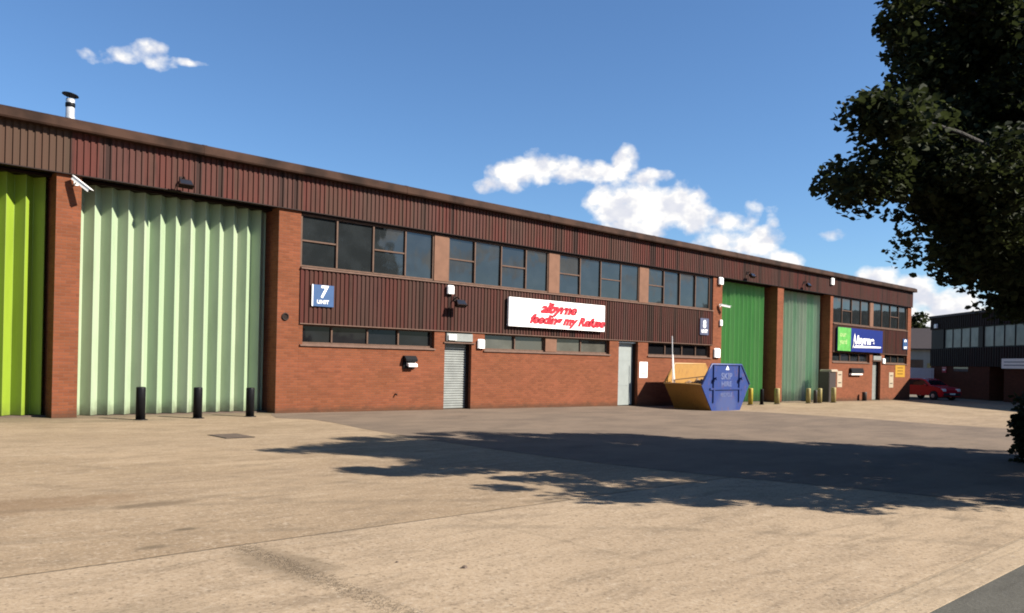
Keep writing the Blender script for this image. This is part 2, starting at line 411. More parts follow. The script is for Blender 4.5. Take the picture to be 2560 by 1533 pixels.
# ------------------------------------------------------------------ the long industrial building
BLD = empty('industrial_building', 'long low brick industrial building with brown boarded fascia and tall green folding doors', 'building')
X0, X1 = -14.0, 58.05
PIERS = [(-.6,-.05),(5.38,5.93),(11.13,11.83),(33.6,34.4),(39.75,40.4),(45.9,46.25)]
DB = -1.2
def part(mb, name, m, label=None):
    o = mb.build(name, m, BLD)
    if label: o['label'] = label
    return o
for a, b_ in PIERS:
    mb = MB(); y0 = 0.0
    mb.box(a, b_, y0, 1.2, DB, 5.868); part(mb, 'brick_pier', 'brick')
# brick walls of the offices: boxes round the openings
def brick_wall(x0, x1, top):
    mb = MB(); mb.box(x0, x1, .001, .30, DB, top); return mb
segs = [(11.832, 17.3), (18.5, 26.6), (27.9, 33.598)]
LOW = {0: [(11.95,16.85)], 1: [(19.1,26.0)], 2: [(28.6,33.45)]}
for i, (a, b_) in enumerate(segs):
    mb = brick_wall(a, b_, 1.90)
    w = LOW[i][0]
    if w[0]-a > .02: mb.box(a, w[0], .001, .30, 1.90, 2.57)
    if b_-w[1] > .02: mb.box(w[1], b_, .001, .30, 1.90, 2.57)
    part(mb, 'brick_wall', 'brick')
mb = brick_wall(46.252, 51.9, 1.90); mb.box(51.45, 51.9, .001, .30, 1.90, 2.57); part(mb, 'brick_wall', 'brick')
mb = brick_wall(53.15, 57.45, 1.90); mb.box(53.15, 53.7, .001, .30, 1.90, 2.57); part(mb, 'brick_wall', 'brick')
mb = MB(); mb.box(57.45, X1, -.002, 18, DB, 5.868); part(mb, 'brick_wall', 'brick')
# back and interior shell so that the building is solid from any side
mb = MB(); mb.box(X0, X1-.3, 17.7, 18, DB, 5.86); mb.box(X0, X0+.3, .4, 17.7, DB, 5.86); part(mb, 'rear_wall', 'brick')
for a, b_ in ((11.85, 33.58), (46.3, 57.4)):
    mb = MB(); mb.box(a, b_, .62, .75, DB, 5.86); part(mb, 'inner_wall', 'black')

def cladding(x0, x1, z0, z1, yf, depth=.028, pitch=.15):
    """vertical trapezoidal boards: one continuous folded sheet with real thickness"""
    pr = []; x = x0
    while x < x1-1e-6:
        for dx, d in ((0, 0), (.085, 0), (.095, depth), (.14, depth)):
            if x+dx < x1: pr.append((x+dx, yf+d))
        x += pitch
    pr.append((x1, yf+depth)); 
    mb = MB(); n = len(pr)
    v = [(a, b, z0) for a, b in pr]+[(a, b, z1) for a, b in pr]+[(a, b+.02, z0) for a, b in pr]+[(a, b+.02, z1) for a, b in pr]
    f = []
    for i in range(n-1):
        f += [(i, i+1, n+i+1, n+i), (2*n+i+1, 2*n+i, 3*n+i, 3*n+i+1), (i+1, i, 2*n+i, 2*n+i+1), (n+i, n+i+1, 3*n+i+1, 3*n+i)]
    f += [(0, n, 3*n, 2*n), (n-1, 3*n-1, 4*n-1, 2*n-1)]
    mb.add(v, f); return mb
part(cladding(X0, X1+.06, 5.87, 6.96, -.08), 'fascia_cladding', 'clad')
mb = MB(); mb.box(X0, X1, -.02, .32, 5.875, 6.9); part(mb, 'fascia_backing', 'dark_metal')
mb = MB(); mb.box(X0, X1+.07, -.085, -.03, 5.845, 5.869); part(mb, 'fascia_drip', 'dark_metal')
mb = MB(); mb.prism([(-.27,6.88),(-.29,6.92),(-.27,7.11),(-.14,7.17),(.35,7.17),(.35,6.97),(-.03,6.965),(-.03,6.88)], X0, X1+.22, 'x')
part(mb, 'coping', 'coping')
for k in range(9):       # overlapping joint collars along the coping
    xx = 2.2+k*6.6
    mb = MB(); mb.prism([(-.277,6.875),(-.297,6.915),(-.277,7.114),(-.14,7.178),(.3,7.178),(.3,7.172),(-.138,7.172),(-.27,7.11),(-.29,6.92),(-.27,6.88)], xx, xx+.14, 'x')
    part(mb, 'coping_joint', 'coping')
mb = MB(); mb.prism([(.36,7.02),(9,7.5),(17.98,7.02),(17.98,6.8),(.36,6.8)], X0+.02, X1-.02, 'x'); part(mb, 'roof', 'roof')
mb = MB(); mb.box(X1-.28, X1+.05, .34, 17.9, 5.87, 6.95); part(mb, 'fascia_end', 'clad_low')
# boarded band between the two rows of office windows
for a, b_ in ((11.835, 33.595), (46.255, 57.44)):
    part(cladding(a, b_, 2.58, 4.17, -.035), 'spandrel_cladding', 'clad_low')
    mb = MB(); mb.box(a, b_, .012, .28, 2.60, 4.15); part(mb, 'spandrel_backing', 'dark_metal')
    mb = MB(); mb.prism([(-.075,4.175),(-.075,4.215),(.16,4.245),(.16,4.175)], a, b_, 'x'); part(mb, 'window_sill', 'sill')
    mb = MB(); mb.box(a, b_, -.045, .02, 2.555, 2.579); part(mb, 'cladding_drip', 'sill')

def window(x0, x1, z0, z1, mull, transoms=(), yf=.06, glass='glass', fr='frame', tilt=0, t=.05, blinds=()):
    """timber window: frame mesh, glass as its child"""
    mb = MB()
    mb.box(x0, x1, yf, yf+.09, z0, z0+t); mb.box(x0, x1, yf, yf+.09, z1-t, z1)
    xs = [x0]+list(mull)+[x1]
    mb.box(x0, x0+t, yf, yf+.09, z0+t, z1-t); mb.box(x1-t, x1, yf, yf+.09, z0+t, z1-t)
    for q in mull: mb.box(q-t/2, q+t/2, yf-.012, yf+.09, z0+t, z1-t)
    for i, zt in transoms: mb.box(xs[i]+t, xs[i+1]-t/2, yf+.005, yf+.08, zt-.022, zt+.022)
    w = part(mb, 'window', fr)
    gm = MB()
    for i in range(len(xs)-1):
        j = random.uniform(-1, 1)*.012; k = random.uniform(-1, 1)*.014
        a, b_ = xs[i]+.02, xs[i+1]-.02
        v = [(a,yf+.05+j,z0+.02),(b_,yf+.05-j,z0+.02),(b_,yf+.05-j+k,z1-.02),(a,yf+.05+j+k,z1-.02)]
        v += [(p[0],p[1]+.006,p[2]) for p in v]
        gm.add(v, [(0,1,2,3),(7,6,5,4),(0,4,5,1),(1,5,6,2),(2,6,7,3),(3,7,4,0)])
    go = gm.build('glass', glass); go.parent = w
    return w
UZ = (4.245, 5.80)
window(11.86, 16.8, *UZ, (13.08,14.39,15.63), ((0,5.02),(2,5.02)))
window(17.42, 22.33, *UZ, (18.62,19.88,21.13), ((0,5.05),(2,5.05)))
window(22.92, 27.94, *UZ, (24.15,25.41,26.70), ((0,5.05),(2,5.05)))
window(28.58, 33.40, *UZ, (29.73,30.95,32.2), ((0,5.05),))
window(46.3, 51.45, *UZ, (47.55,48.85,50.15), ((1,5.05),))
window(51.95, 57.40, *UZ, (53.3,54.65,56.0), ((2,5.05),))
for a, b_ in ((16.802,17.418),(22.332,22.918),(27.942,28.578),(51.452,51.948)):
    mb = MB(); mb.box(a, b_, .03, .18, 4.246, 5.79); part(mb, 'timber_panel', 'pier_panel')
mb = MB(); mb.box(33.402, 33.597, .04, .2, 4.246, 5.86); part(mb, 'timber_panel', 'black')
mb = MB()
for a, b_ in ((11.86, 33.59), (46.3, 57.4)): part(MB().box(a, b_, .0, .2, 5.802, 5.86), 'window_head', 'dark_metal')

LZ = (1.985, 2.555)
window(11.96, 16.84, *LZ, (13.0,14.28,15.46), yf=.13, glass='glass_low')
window(19.11, 22.25, *LZ, (20.69,), yf=.13, glass='glass_pale')
window(22.87, 25.99, *LZ, (24.34,), yf=.13, glass='glass_pale')
window(28.61, 33.44, *LZ, (30.0,31.3,32.4), yf=.13, glass='glass_low')
window(46.3, 51.4, *LZ, (47.55,48.85,50.15), yf=.13)
window(53.72, 57.40, *LZ, (55.0,56.2), yf=.13)
mb = MB(); mb.box(22.252, 22.868, .05, .25, 1.985, 2.555); part(mb, 'timber_panel', 'pier_panel')
for a, b_ in ((11.86,16.88),(19.05,26.04),(28.56,33.5),(46.26,51.44),(53.7,57.44)):
    mb = MB(); mb.prism([(-.05,1.91),(-.05,1.95),(.13,1.984),(.13,1.902),(.0,1.902)], a, b_, 'x'); part(mb, 'window_sill', 'sill')

def shutter(x0, x1, top, rows=True, m='shutter', box=True):
    g0 = gz((x0+x1)/2)
    z1 = top-.27 if box else top-.06
    if rows:
        mb = MB(); pr = []; z = g0+.02; k = 0
        while z < z1:
            pr += [(.26, z), (.235, z+.02), (.235, z+.06), (.26, z+.078)]; z += .085
        pr += [(.26, z1), (.29, z1), (.29, g0+.02)]
        mb.prism(pr, x0+.06, x1-.06, 'x'); d = part(mb, 'shutter_door', m)
    else:
        mb = MB(); mb.box(x0+.06, x1-.06, .25, .29, g0+.02, z1)
        for q in (.32, .72): mb.box(x0+.06, x1-.06, .244, .251, g0+(z1-g0)*q, g0+(z1-g0)*q+.012)
        d = part(mb, 'door_leaf', m)
        h = MB(); h.tube([(x0+.16,.25,g0+1.0),(x0+.16,.2,g0+1.02),(x0+.26,.2,g0+1.02)], .012); h.build('door_handle', 'black', d)
    for a, b_ in ((x0, x0+.06), (x1-.06, x1)):
        mb = MB(); mb.box(a, b_, .14, .31, g0-.1, z1); part(mb, 'door_frame', 'steel' if a == x0 else 'dark_metal')
    if box:
        mb = MB(); mb.bbox(x0+.05, x1+.02, -.04, .28, top-.262, top, .012); part(mb, 'shutter_box', m)
        mb = MB(); mb.box(x0-.06, x1+.12, -.05, .0, top-.335, top-.30); part(mb, 'shutter_rail', 'sill')
    else:
        mb = MB(); mb.box(x0, x1, .12, .31, z1, top); part(mb, 'door_head', 'steel')
    mb = MB(); mb.box(x0, x1, .32, .5, g0-.3, top); part(mb, 'door_backing', 'black')
shutter(17.3, 18.5, 2.5)
shutter(26.6, 27.9, 2.52, False, 'shutter_pale', False)
shutter(51.9, 53.15, 2.42, True, 'shutter')

def folding_door(x0, x1, m, yb=.56, label=None):
    """concertina door: lit leaf / shaded leaf, real folds"""
    pitch = .405; a1, a2 = R(40), R(50)
    w2 = pitch/(1.19*math.cos(a1)+math.cos(a2)); w1 = 1.19*w2; dx = w1*math.cos(a1); dep = .25
    x = x1-.12; pts = []
    n = int((x1-x0-.1)/pitch)
    xs = x0+.06
    for i in range(n+1):
        xa = xs+i*pitch
        if xa+.03 > x1: break
        j = random.uniform(-.008, .008)
        pts += [(xa, yb+j), (xa+.008, yb+j), (xa+.215, yb+.25), (xa+.223, yb+.25)]
    pts = [p for p in pts if p[0] < x1-.01]+[(x1-.005, yb+dep)]
    g0 = gz((x0+x1)/2)+.03
    mb = MB(); k = len(pts)
    v = [(p[0], p[1], g0) for p in pts]+[(p[0], p[1], 5.80) for p in pts]+[(p[0], p[1]+.03, g0) for p in pts]+[(p[0], p[1]+.03, 5.80) for p in pts]
    f = []
    for i in range(k-1):
        f += [(i, i+1, k+i+1, k+i), (2*k+i+1, 2*k+i, 3*k+i, 3*k+i+1), (i+1, i, 2*k+i, 2*k+i+1), (k+i, k+i+1, 3*k+i+1, 3*k+i)]
    f += [(0, k, 3*k, 2*k), (k-1, 3*k-1, 4*k-1, 2*k-1)]
    mb.add(v, f); d = part(mb, 'folding_door', m, label)
    mb = MB(); mb.box(x0, x1, .45, .95, 5.805, 5.866); mb.build('door_track', 'dark_metal', d)
    mb = MB(); mb.box(x0, x1, .95, 1.1, -.9, 5.86); part(mb, 'door_backing', 'black')
    mb = MB(); mb.box(x0, x1, .5, .9, g0-.3, g0-.012); mb.build('threshold', 'manhole', d)
folding_door(-.05, 5.38, 'door_lime', label='lime green folding door at the left edge of the building')
folding_door(5.93, 11.13, 'door_pale', label='pale sage green folding door behind three black bollards')
folding_door(34.4, 39.75, 'door_green', label='mid green folding door behind the skip')
folding_door(40.4, 45.9, 'door_mint', label='faded green folding door with pale streaks')
mb = MB(); mb.box(X0+.3, -.6, .2, .5, DB, 5.86); part(mb, 'brick_wall', 'brick')
# flue on the roof
fl = MB(); fx, fy = 6.03, 1.5
fl.lathe([(.105,6.9),(.105,7.55),(.115,7.56),(.115,7.62),(.105,7.63),(.105,7.86),(.09,7.87),(.09,7.93),(.105,7.94),(.105,8.08)], fx, fy)
flo = part(fl, 'flue', 'steel')
cp = MB(); T = Matrix.Translation((fx, fy, 8.2)) @ Matrix.Rotation(R(9), 4, 'Y')
cp.lathe([(.2,-.02),(.19,.0),(.08,.03),(.0001,.035)], 0, 0, 20, T)
for a in (0,120,240): cp.tube([(fx+.09*math.cos(R(a)), fy+.09*math.sin(R(a)), 8.05), (fx+.12*math.cos(R(a)), fy+.12*math.sin(R(a)), 8.2)], .008, 6)
c_ = cp.build('flue_cap', 'black'); c_.parent = flo
bn = MB(); bn.lathe([(.111,7.88),(.116,7.89),(.116,7.97),(.111,7.98)], fx, fy); b_ = bn.build('flue_band', 'black'); b_.parent = flo

# ------------------------------------------------------------------ things fixed to the building
def board_sign(name, label, cat, x0, x1, z0, z1, y, m, thick=.05, frame=None):
    e = empty(name, label, cat, ((x0+x1)/2, y, z0))
    T = e.location
    mb = MB(); mb.box(x0-T.x, x1-T.x, 0, thick, 0, z1-z0); mb.build('board', m, e)
    if frame:
        mb = MB(); w = x1-x0; h = z1-z0; t = .03
        for q in ((-w/2-t,-w/2,-t,h+t),(w/2,w/2+t,-t,h+t),(-w/2,w/2,-t,0),(-w/2,w/2,h,h+t)):
            mb.box(q[0], q[1], -.004, thick+.003, q[2], q[3])
        mb.build('sign_frame', frame, e)
    mb = MB()
    for s in (-.3, .3): MB().box(s*(x1-x0)-.02, s*(x1-x0)+.02, thick+.001, max(thick+.01, -.034-y), .05, z1-z0-.05).build('mounting_rail', 'dark_metal', e)
    return e
s = board_sign('number_sign', 'square blue unit sign with white number 7 at left of the boarding', 'sign', 12.18, 12.92, 3.10, 3.74, -.085, 'blue_sign', .03)
text('7', 'numeral', 'white', s, .02, .27, -.004, .50, .1, 1.0, .002, 'CENTER', .012)
text('UNIT', 'small_lettering', 'white', s, 0, .085, -.004, .15, 0, 1.15, .002, 'CENTER', .004)
mb = MB(); mb.box(-.37,-.33,-.006,-.001,.0,.64); mb.build('pale_strip', 'offwhite', s)
s = board_sign('number_sign', 'faded dark unit sign with white number 8 beside the mid green door', 'sign', 32.45, 33.15, 3.02, 3.80, -.085, 'blue_sign_dark', .03)
text('8', 'numeral', 'white', s, 0, .34, -.004, .50, 0, 1.0, .002, 'CENTER', .012)
text('UNIT', 'small_lettering', 'white', s, 0, .11, -.004, .2, 0, 1.1, .002, 'CENTER', .008)
s = board_sign('number_sign', 'small pale unit sign with number 9 at far right end of the boarding', 'sign', 56.5, 57.3, 2.95, 3.65, -.085, 'blue_sign', .03)
text('9', 'numeral', 'white', s, 0, .24, -.004, .58, 0, 1.2, .002, 'CENTER', .03)
text('UNIT', 'small_lettering', 'white', s, 0, .05, -.004, .2, 0, 1.1, .002, 'CENTER', .012)

s = board_sign('company_sign', 'long white sign board with red script lettering on the dark boarding', 'sign', 20.08, 25.42, 2.87, 3.92, -.19, 'white', .09)
text('albyrne', 'script_lettering', 'red', s, -1.05, .59, -.006, .49, .42, 1.34, .003, 'LEFT', .036)
text('feeding my Refuse', 'script_lettering', 'red', s, -1.62, .17, -.006, .45, .42, 1.28, .003, 'LEFT', .032)

mb = MB(); mb.prism([(-.62,.97),(-.5,1.0),(-.42,.9),(-.52,.86)], -.006, -.001, 'y'); mb.build('red_mark', 'red', s)

s = board_sign('company_sign', 'blue and green sign with white lettering on the far office boarding', 'sign', 46.55, 52.95, 2.62, 4.02, -.17, 'deep_blue', .07)
mb = MB(); mb.box(-3.19, -1.45, -.012, -.001, .01, 1.39); mb.build('green_panel', 'lime', s)
text('our', 'pale_lettering', 'lime_text', s, -2.95, .85, -.016, .42, 0, 1.4, .002, 'LEFT', .01)
text('yard', 'pale_lettering', 'lime_text', s, -2.95, .42, -.016, .42, 0, 1.3, .002, 'LEFT', .01)
mb = MB(); mb.prism([(-1.42,.12),(-1.2,.2),(-.93,1.12),(-.62,.45),(-.75,.42),(-.95,.72),(-1.08,.25)], -.012, -.002, 'y'); mb.build('emblem', 'white', s)
text('byrne', 'white_lettering', 'white', s, -.55, .5, -.008, .68, 0, 1.55, .003, 'LEFT', .03)
mb = MB(); mb.prism([(-1.0,.23),(2.9,.3),(2.95,.38),(-.8,.37)], -.012, -.002, 'y'); mb.build('underline', 'white', s)

def notice(name, label, x0, x1, z0, z1, m, cat='sign', y=-.012, lines=2):
    e = empty(name, label, cat, ((x0+x1)/2, y, z0))
    w, h = x1-x0, z1-z0
    mb = MB(); mb.bbox(-w/2, w/2, 0, -y-.001, 0, h, .003); mb.build('board', m, e)
    mb = MB()
    for i in range(lines):
        zz = h*(.25+.5*i/max(1, lines-1)); MB().box(-w*.3, w*.3, -.003, 0, zz, zz+h*.05).build('printed_line', 'dark_metal', e)
    return e
notice('notice_board', 'white upright notice on brick just right of the pale grey door', 28.02, 28.58, 1.0, 1.68, 'white', lines=1)
notice('notice_board', 'pale pink upright notice left of the far office window vent', 46.95, 47.6, .47, 1.42, 'cream', lines=2)
notice('notice_board', 'cream upright notice just right of the far office door', 54.5, 55.2, .39, 1.39, 'cream', lines=2)
notice('notice_board', 'amber yellow notice at the far right end of the brick wall', 55.5, 57.1, 1.08, 1.88, 'orange', lines=3)

def wall_box(name, label, cat, x0, x1, z0, z1, m, proj=.1, y=0.0, extra=None):
    e = empty(name, label, cat, ((x0+x1)/2, y, z0)); w, h = x1-x0, z1-z0
    mb = MB(); mb.bbox(-w/2, w/2, -proj, -.002, 0, h, min(w, h)*.12); mb.build('housing', m, e)
    mb = MB(); mb.box(-w*.25, w*.25, -proj-.006, -proj+.002, h*.3, h*.6); mb.build('cover', extra or m, e)
    return e
wall_box('alarm_box', 'small white alarm box on the sill line above the shuttered door', 'alarm box', 17.28, 17.56, 3.83, 4.12, 'white', .12, -.04)
wall_box('alarm_box', 'white box on brick just right of the shuttered door', 'alarm box', 18.73, 19.06, 2.02, 2.34, 'white', .1)
wall_box('alarm_box', 'white box on the left end of the door shutter housing', 'alarm box', 17.4, 17.75, 2.27, 2.46, 'white', .06, -.04)
wall_box('alarm_box', 'round-edged white box low on the brick pier beside the first mid green door', 'alarm box', 33.7, 34.2, 1.98, 2.42, 'white', .12)
wall_box('alarm_box', 'white box at the top of the brick pier beside the first mid green door', 'alarm box', 33.95, 34.3, 5.5, 5.84, 'white', .14)
wall_box('alarm_box', 'small white box on the boarded fascia above the fifth brick pier', 'alarm box', 45.6, 45.95, 6.42, 6.82, 'white', .12, -.08)
wall_box('alarm_box', 'white box above and right of the far office door', 'alarm box', 53.32, 53.68, 1.96, 2.28, 'white', .1)
# meter hood
e = empty('meter_hood', 'small black hooded vent box with a pale shelf on the left brick wall', 'vent', (15.8, 0, 1.28))
mb = MB(); mb.prism([(0,0),(0,.42),(-.1,.42),(-.2,.3),(-.2,.24),(-.05,.2),(-.05,.0)], -.23, .23, 'x'); mb.build('hood', 'black', e)
mb = MB(); mb.prism([(-.06,.1),(-.2,.06),(-.2,.15),(-.06,.2)], -.12, .225, 'x'); mb.build('shelf', 'offwhite', e)
e = empty('meter_hood', 'wide black louvred vent with a pale lower edge on the far office wall', 'vent', (49.4, 0, 1.2))
mb = MB(); mb.prism([(0,.1),(0,.42),(-.12,.42),(-.2,.14)], -.85, .85, 'x'); mb.build('hood', 'black', e)
mb = MB(); mb.box(-.85,.7,-.16,-.002,0,.09); mb.build('shelf', 'offwhite', e)
# round sooty vent on the pier
e = empty('wall_vent', 'small round sooty vent hole on the brick pier right of the sage door', 'vent', (11.38, 0, 2.74))
mb = MB(); T = Matrix.Rotation(R(90), 4, 'X'); mb.lathe([(.11,0),(.11,.03),(.085,.035),(.08,.006)], 0, 0, 20, T); mb.build('vent_ring', 'soot', e)
mb = MB(); mb.box(-.07,.07,-.012,-.003,-.012,.012); mb.box(-.07,.07,-.012,-.003,-.05,-.03); mb.box(-.07,.07,-.012,-.003,.03,.05); mb.build('louvre', 'dark_metal', e)
# a weep pipe stub on left office wall
e = empty('pipe_stub', 'short rusty pipe stub low on the left brick wall', 'pipe', (15.3, 0, .45))
mb = MB(); mb.tube([(0,.01,0),(0,-.08,0),(0,-.1,-.03)], .025, 8); mb.build('pipe', 'soot', e)

def cctv(label, loc, aim, drop=.12, m='white', L=.42):
    e = empty('security_camera', label, 'security camera', loc, 0, 'white cameras on the brick piers')
    d = Vector(aim).normalized(); c = Vector((0, -.22, -.02))
    mb = MB(); mb.tube([(0,0,0),(0,-.12,0),(0,-.2,.03),tuple(c+Vector((0,0,-.03)))], .022, 8); mb.box(-.05,.05,-.02,-.001,-.07,.07); mb.build('bracket', 'offwhite', e)
    q = d.to_track_quat('X', 'Z').to_matrix().to_4x4(); T = Matrix.Translation(c-d*L*.35) @ q
    mb = MB(); mb.bbox(0, L, -.05, .05, -.045, .045, .012, T); mb.box(-.02, L+.05, -.062, .062, .047, .055, T); mb.build('housing', m, e)
    mb = MB(); T2 = Matrix.Translation(c+d*(L*.65+.001)) @ q @ Matrix.Rotation(R(90), 4, 'Y'); mb.lathe([(.035,-.002),(.035,.008),(.02,.012)], 0, 0, 14, T2); mb.build('lens', 'black', e)
    return e
cctv('white tubular camera angled down from the pier top between the lime and sage doors', (5.80,0,5.68), (.62,-.55,-.62), L=.5)
cctv('white camera halfway up the pier beside the first mid green door', (34.2,0,4.5), (.8,-.5,-.15), L=.5)
e = wall_box('junction_box', 'small white junction box below the camera on the pier of the first mid green door', 'junction box', 34.15, 34.35, 3.52, 3.80, 'white', .1)

def flood(label, x, z, y=-.08, s=1.0):
    e = empty('floodlight', label, 'floodlight', (x, y, z), 0, 'dark floodlights on the boarding')
    mb = MB(); mb.tube([(0,0,.12*s),(0,-.16*s,.16*s),(0,-.26*s,.06*s)], .018*s, 8); mb.box(-.06*s,.06*s,-.02,-.001,.05*s,.19*s); mb.build('bracket', 'dark_metal', e)
    T = Matrix.Translation((-.02*s, -.3*s, -.04*s)) @ Matrix.Rotation(R(-38), 4, 'X')
    mb = MB(); mb.prism([(-.19*s,-.1*s),(.19*s,-.1*s),(.14*s,.1*s),(-.14*s,.1*s)], -.07*s, .07*s, 'y', T); mb.build('lamp_head', 'dark_metal', e)
    mb = MB(); mb.box(-.15*s,.15*s,-.075*s,-.071*s,-.08*s,.07*s,T); mb.build('lens', 'clear_glass', e)
    return e
flood('dark brown floodlight on the fascia above the sage green door', 8.3, 6.05)
flood('dark floodlight on the boarding above the shuttered door', 17.65, 3.55, -.04, 1.15)
flood('dark floodlight on the fascia above the first mid green door', 36.5, 6.15)
flood('dark floodlight on the fascia above the second faded green door', 42.4, 6.15)

# ------------------------------------------------------------------ bollards
def bollard(label, x, y, m, h=.78, r=.11, group='bollards guarding the folding doors'):
    e = empty('bollard', label, 'bollard', (x, y, gz(x)), 0, group)
    mb = MB(); mb.lathe([(r,-.05),(r,h-.03),(r*.93,h-.008),(r*.6,h)], 0, 0, 20); mb.build('post', m, e)
    mb = MB(); mb.lathe([(r*1.5,-.02),(r*1.5,.012),(r*1.02,.02)], 0, 0, 20); mb.build('base_ring', 'black' if m == 'black' else 'manhole', e)
    return e
bollard('leftmost of the three black bollards before the sage green door', 7.02, -1.16, 'black', .80)
bollard('middle of the three black bollards before the sage green door', 8.44, -1.09, 'black', .79)
bollard('rightmost of the three black bollards before the sage green door', 9.9, -.98, 'black', .78)
bollard('bright yellow bollard just right of the blue skip', 35.15, -1.2, 'yellow', .8)
bollard('thin black bollard before the first mid green door', 36.2, -1.2, 'black', .76, .09)
bollard('faded yellow bollard at the foot of the pier between the two far doors', 37.7, -1.2, 'yellow_pale', .8, .13)
bollard('left yellow bollard before the faded green door', 41.0, -1.2, 'yellow_pale', .8, .12)
bollard('dark brown bollard between two yellow ones before the faded green door', 41.8, -1.2, 'cabinet', .7, .1)
bollard('right yellow bollard before the faded green door', 42.3, -1.2, 'yellow_pale', .8, .12)
bollard('yellow bollard beside the brown cabinet at the far pier', 43.95, -1.2, 'yellow_pale', .85, .13)
bollard('low dark red post against the far office brick wall', 50.1, -.3, 'cabinet', .55, .14)
e = empty('cabinet', 'tall brown cabinet with a pale cap standing at the far brick pier', 'cabinet', (44.8, -.45, gz(45)))
mb = MB(); mb.bbox(-.45,.4,-.3,.3,0,1.72,.02); mb.build('body', 'cabinet', e)
mb = MB(); mb.bbox(-.3,.5,-.36,.34,1.725,1.85,.03); mb.build('cap', 'cream', e)
mb = MB(); mb.box(-.4,.35,-.306,-.3005,.1,1.6); mb.build('cabinet_door', 'cabinet', e)

# manhole cover
e = empty('manhole_cover', 'rusty brown rectangular cover set in the concrete before the sage door', 'manhole cover', (7.1,-6.0,gz(7.1)))
mb = MB(); mb.box(-.27,.27,-.40,.40,.002,.014); mb.build('lid', 'manhole', e)
mb = MB()
for a in ((-.30,-.275,-.43,.43),(.275,.30,-.43,.43),(-.275,.275,-.43,-.405),(-.275,.275,.405,.43)): mb.box(*a,.001,.01)
mb.build('lid_frame', 'soot', e)
def stone(label, x, y, s):
    mb = MB(); v = []
    for i in range(6):
        a = i*math.pi/3
        for r, z in ((1, 0), (.8, .45), (.3, .7)): v.append((s*r*math.cos(a)*random.uniform(.8,1.2), s*r*.8*math.sin(a)*random.uniform(.8,1.2), s*z))
    f = []
    for i in range(6):
        j = (i+1)%6; f += [(3*i,3*j,3*j+1,3*i+1),(3*i+1,3*j+1,3*j+2,3*i+2)]
    f.append(tuple(3*i+2 for i in range(6)))
    mb.add(v, f); o = mb.build('stone', 'manhole'); o.location = (x, y, gz(x)); tag(o, label, 'stone', 'loose stones on the concrete')
stone('dark loose stone alone on the pale concrete in the lower middle', 4.06, -16.8, .028)
stone('tiny dark stone near the joint on the concrete at left', 3.75, -16.35, .016)

# ------------------------------------------------------------------ skip
def skip():
    gx = gz(30.33, -2)
    e = empty('waste_skip', 'blue sided waste skip with an orange sloping end standing by the brick wall', 'skip', (30.33, -1.96, gx)); e.scale = (1.107,)*3
    yn, yf = -.83, .83
    P = [(-1.0,.0),(.95,.0),(1.62,1.02),(1.0,1.78),(-1.08,1.78),(-1.75,1.02)]
    def plate(y0, y1): 
        return MB().prism(P, y0, y1, 'y')
    plate(yn, yn+.03).build('side_panel', 'skip_blue', e)
    plate(yf-.03, yf).build('side_panel', 'skip_orange', e)
    mb = MB(); mb.prism([(-1.0,0),(-.97,0),(-1.72,1.02),(-1.75,1.02)], yn+.031, yf-.031, 'y'); mb.build('end_plate', 'skip_orange', e)
    mb = MB(); mb.prism([(.92,0),(.95,0),(1.62,1.02),(1.59,1.02)], yn+.031, yf-.031, 'y'); mb.build('end_plate', 'skip_orange', e)
    mb = MB(); mb.box(-.96,.91,yn+.031,yf-.031,.0,.03); mb.build('floor_plate', 'skip_orange', e)
    # rims
    for q in (-1.75, 1.62): MB().tube([(q,yn-.01,1.02),(q,yf+.01,1.02)], .035, 8).build('lip', 'skip_orange', e)
    for y, m in ((yn, 'skip_blue'), (yf, 'skip_orange')):
        mb = MB(); mb.tube([(-1.75,y,1.02),(-1.08,y,1.78),(1.0,y,1.78),(1.62,y,1.02)], .04, 8); mb.build('top_rim', m, e)
        mb = MB(); s = -1 if y < 0 else 1
        for xx in (-.95,.85): mb.box(xx-.04, xx+.04, min(y, y+s*.05), max(y, y+s*.05), .35, 1.74)
        mb.box(-1.2, 1.1, min(y, y+s*.045), max(y, y+s*.045), .82, .89)
        mb.build('stiffener', m, e)
        for xx in (-.95,.85):
            mb = MB(); mb.tube([(xx,y,1.25),(xx,y+s*.16,1.25)], .04, 10); mb.tube([(xx,y+s*.12,1.25),(xx,y+s*.17,1.25)], .065, 10); mb.build('lifting_lug', m, e)
    text('SKIP', 'lettering', 'skip_letter', e, -.05, 1.22, yn-.006, .34, 0, 1.2, .002, 'CENTER', .008)
    text('HIRE', 'lettering', 'skip_letter', e, -.05, .95, yn-.006, .27, 0, 1.3, .002, 'CENTER', .006)
    text('RECYCLE', 'lettering', 'skip_letter', e, -.05, .56, yn-.006, .2, 0, 1.0, .002, 'CENTER', .004)
    mb = MB(); mb.prism([(-.12,1.58),(.0,1.74),(.12,1.58)], yn-.006, yn-.001, 'y'); mb.build('emblem', 'white', e)
    # load: sand coloured boards and rubble inside
    return e
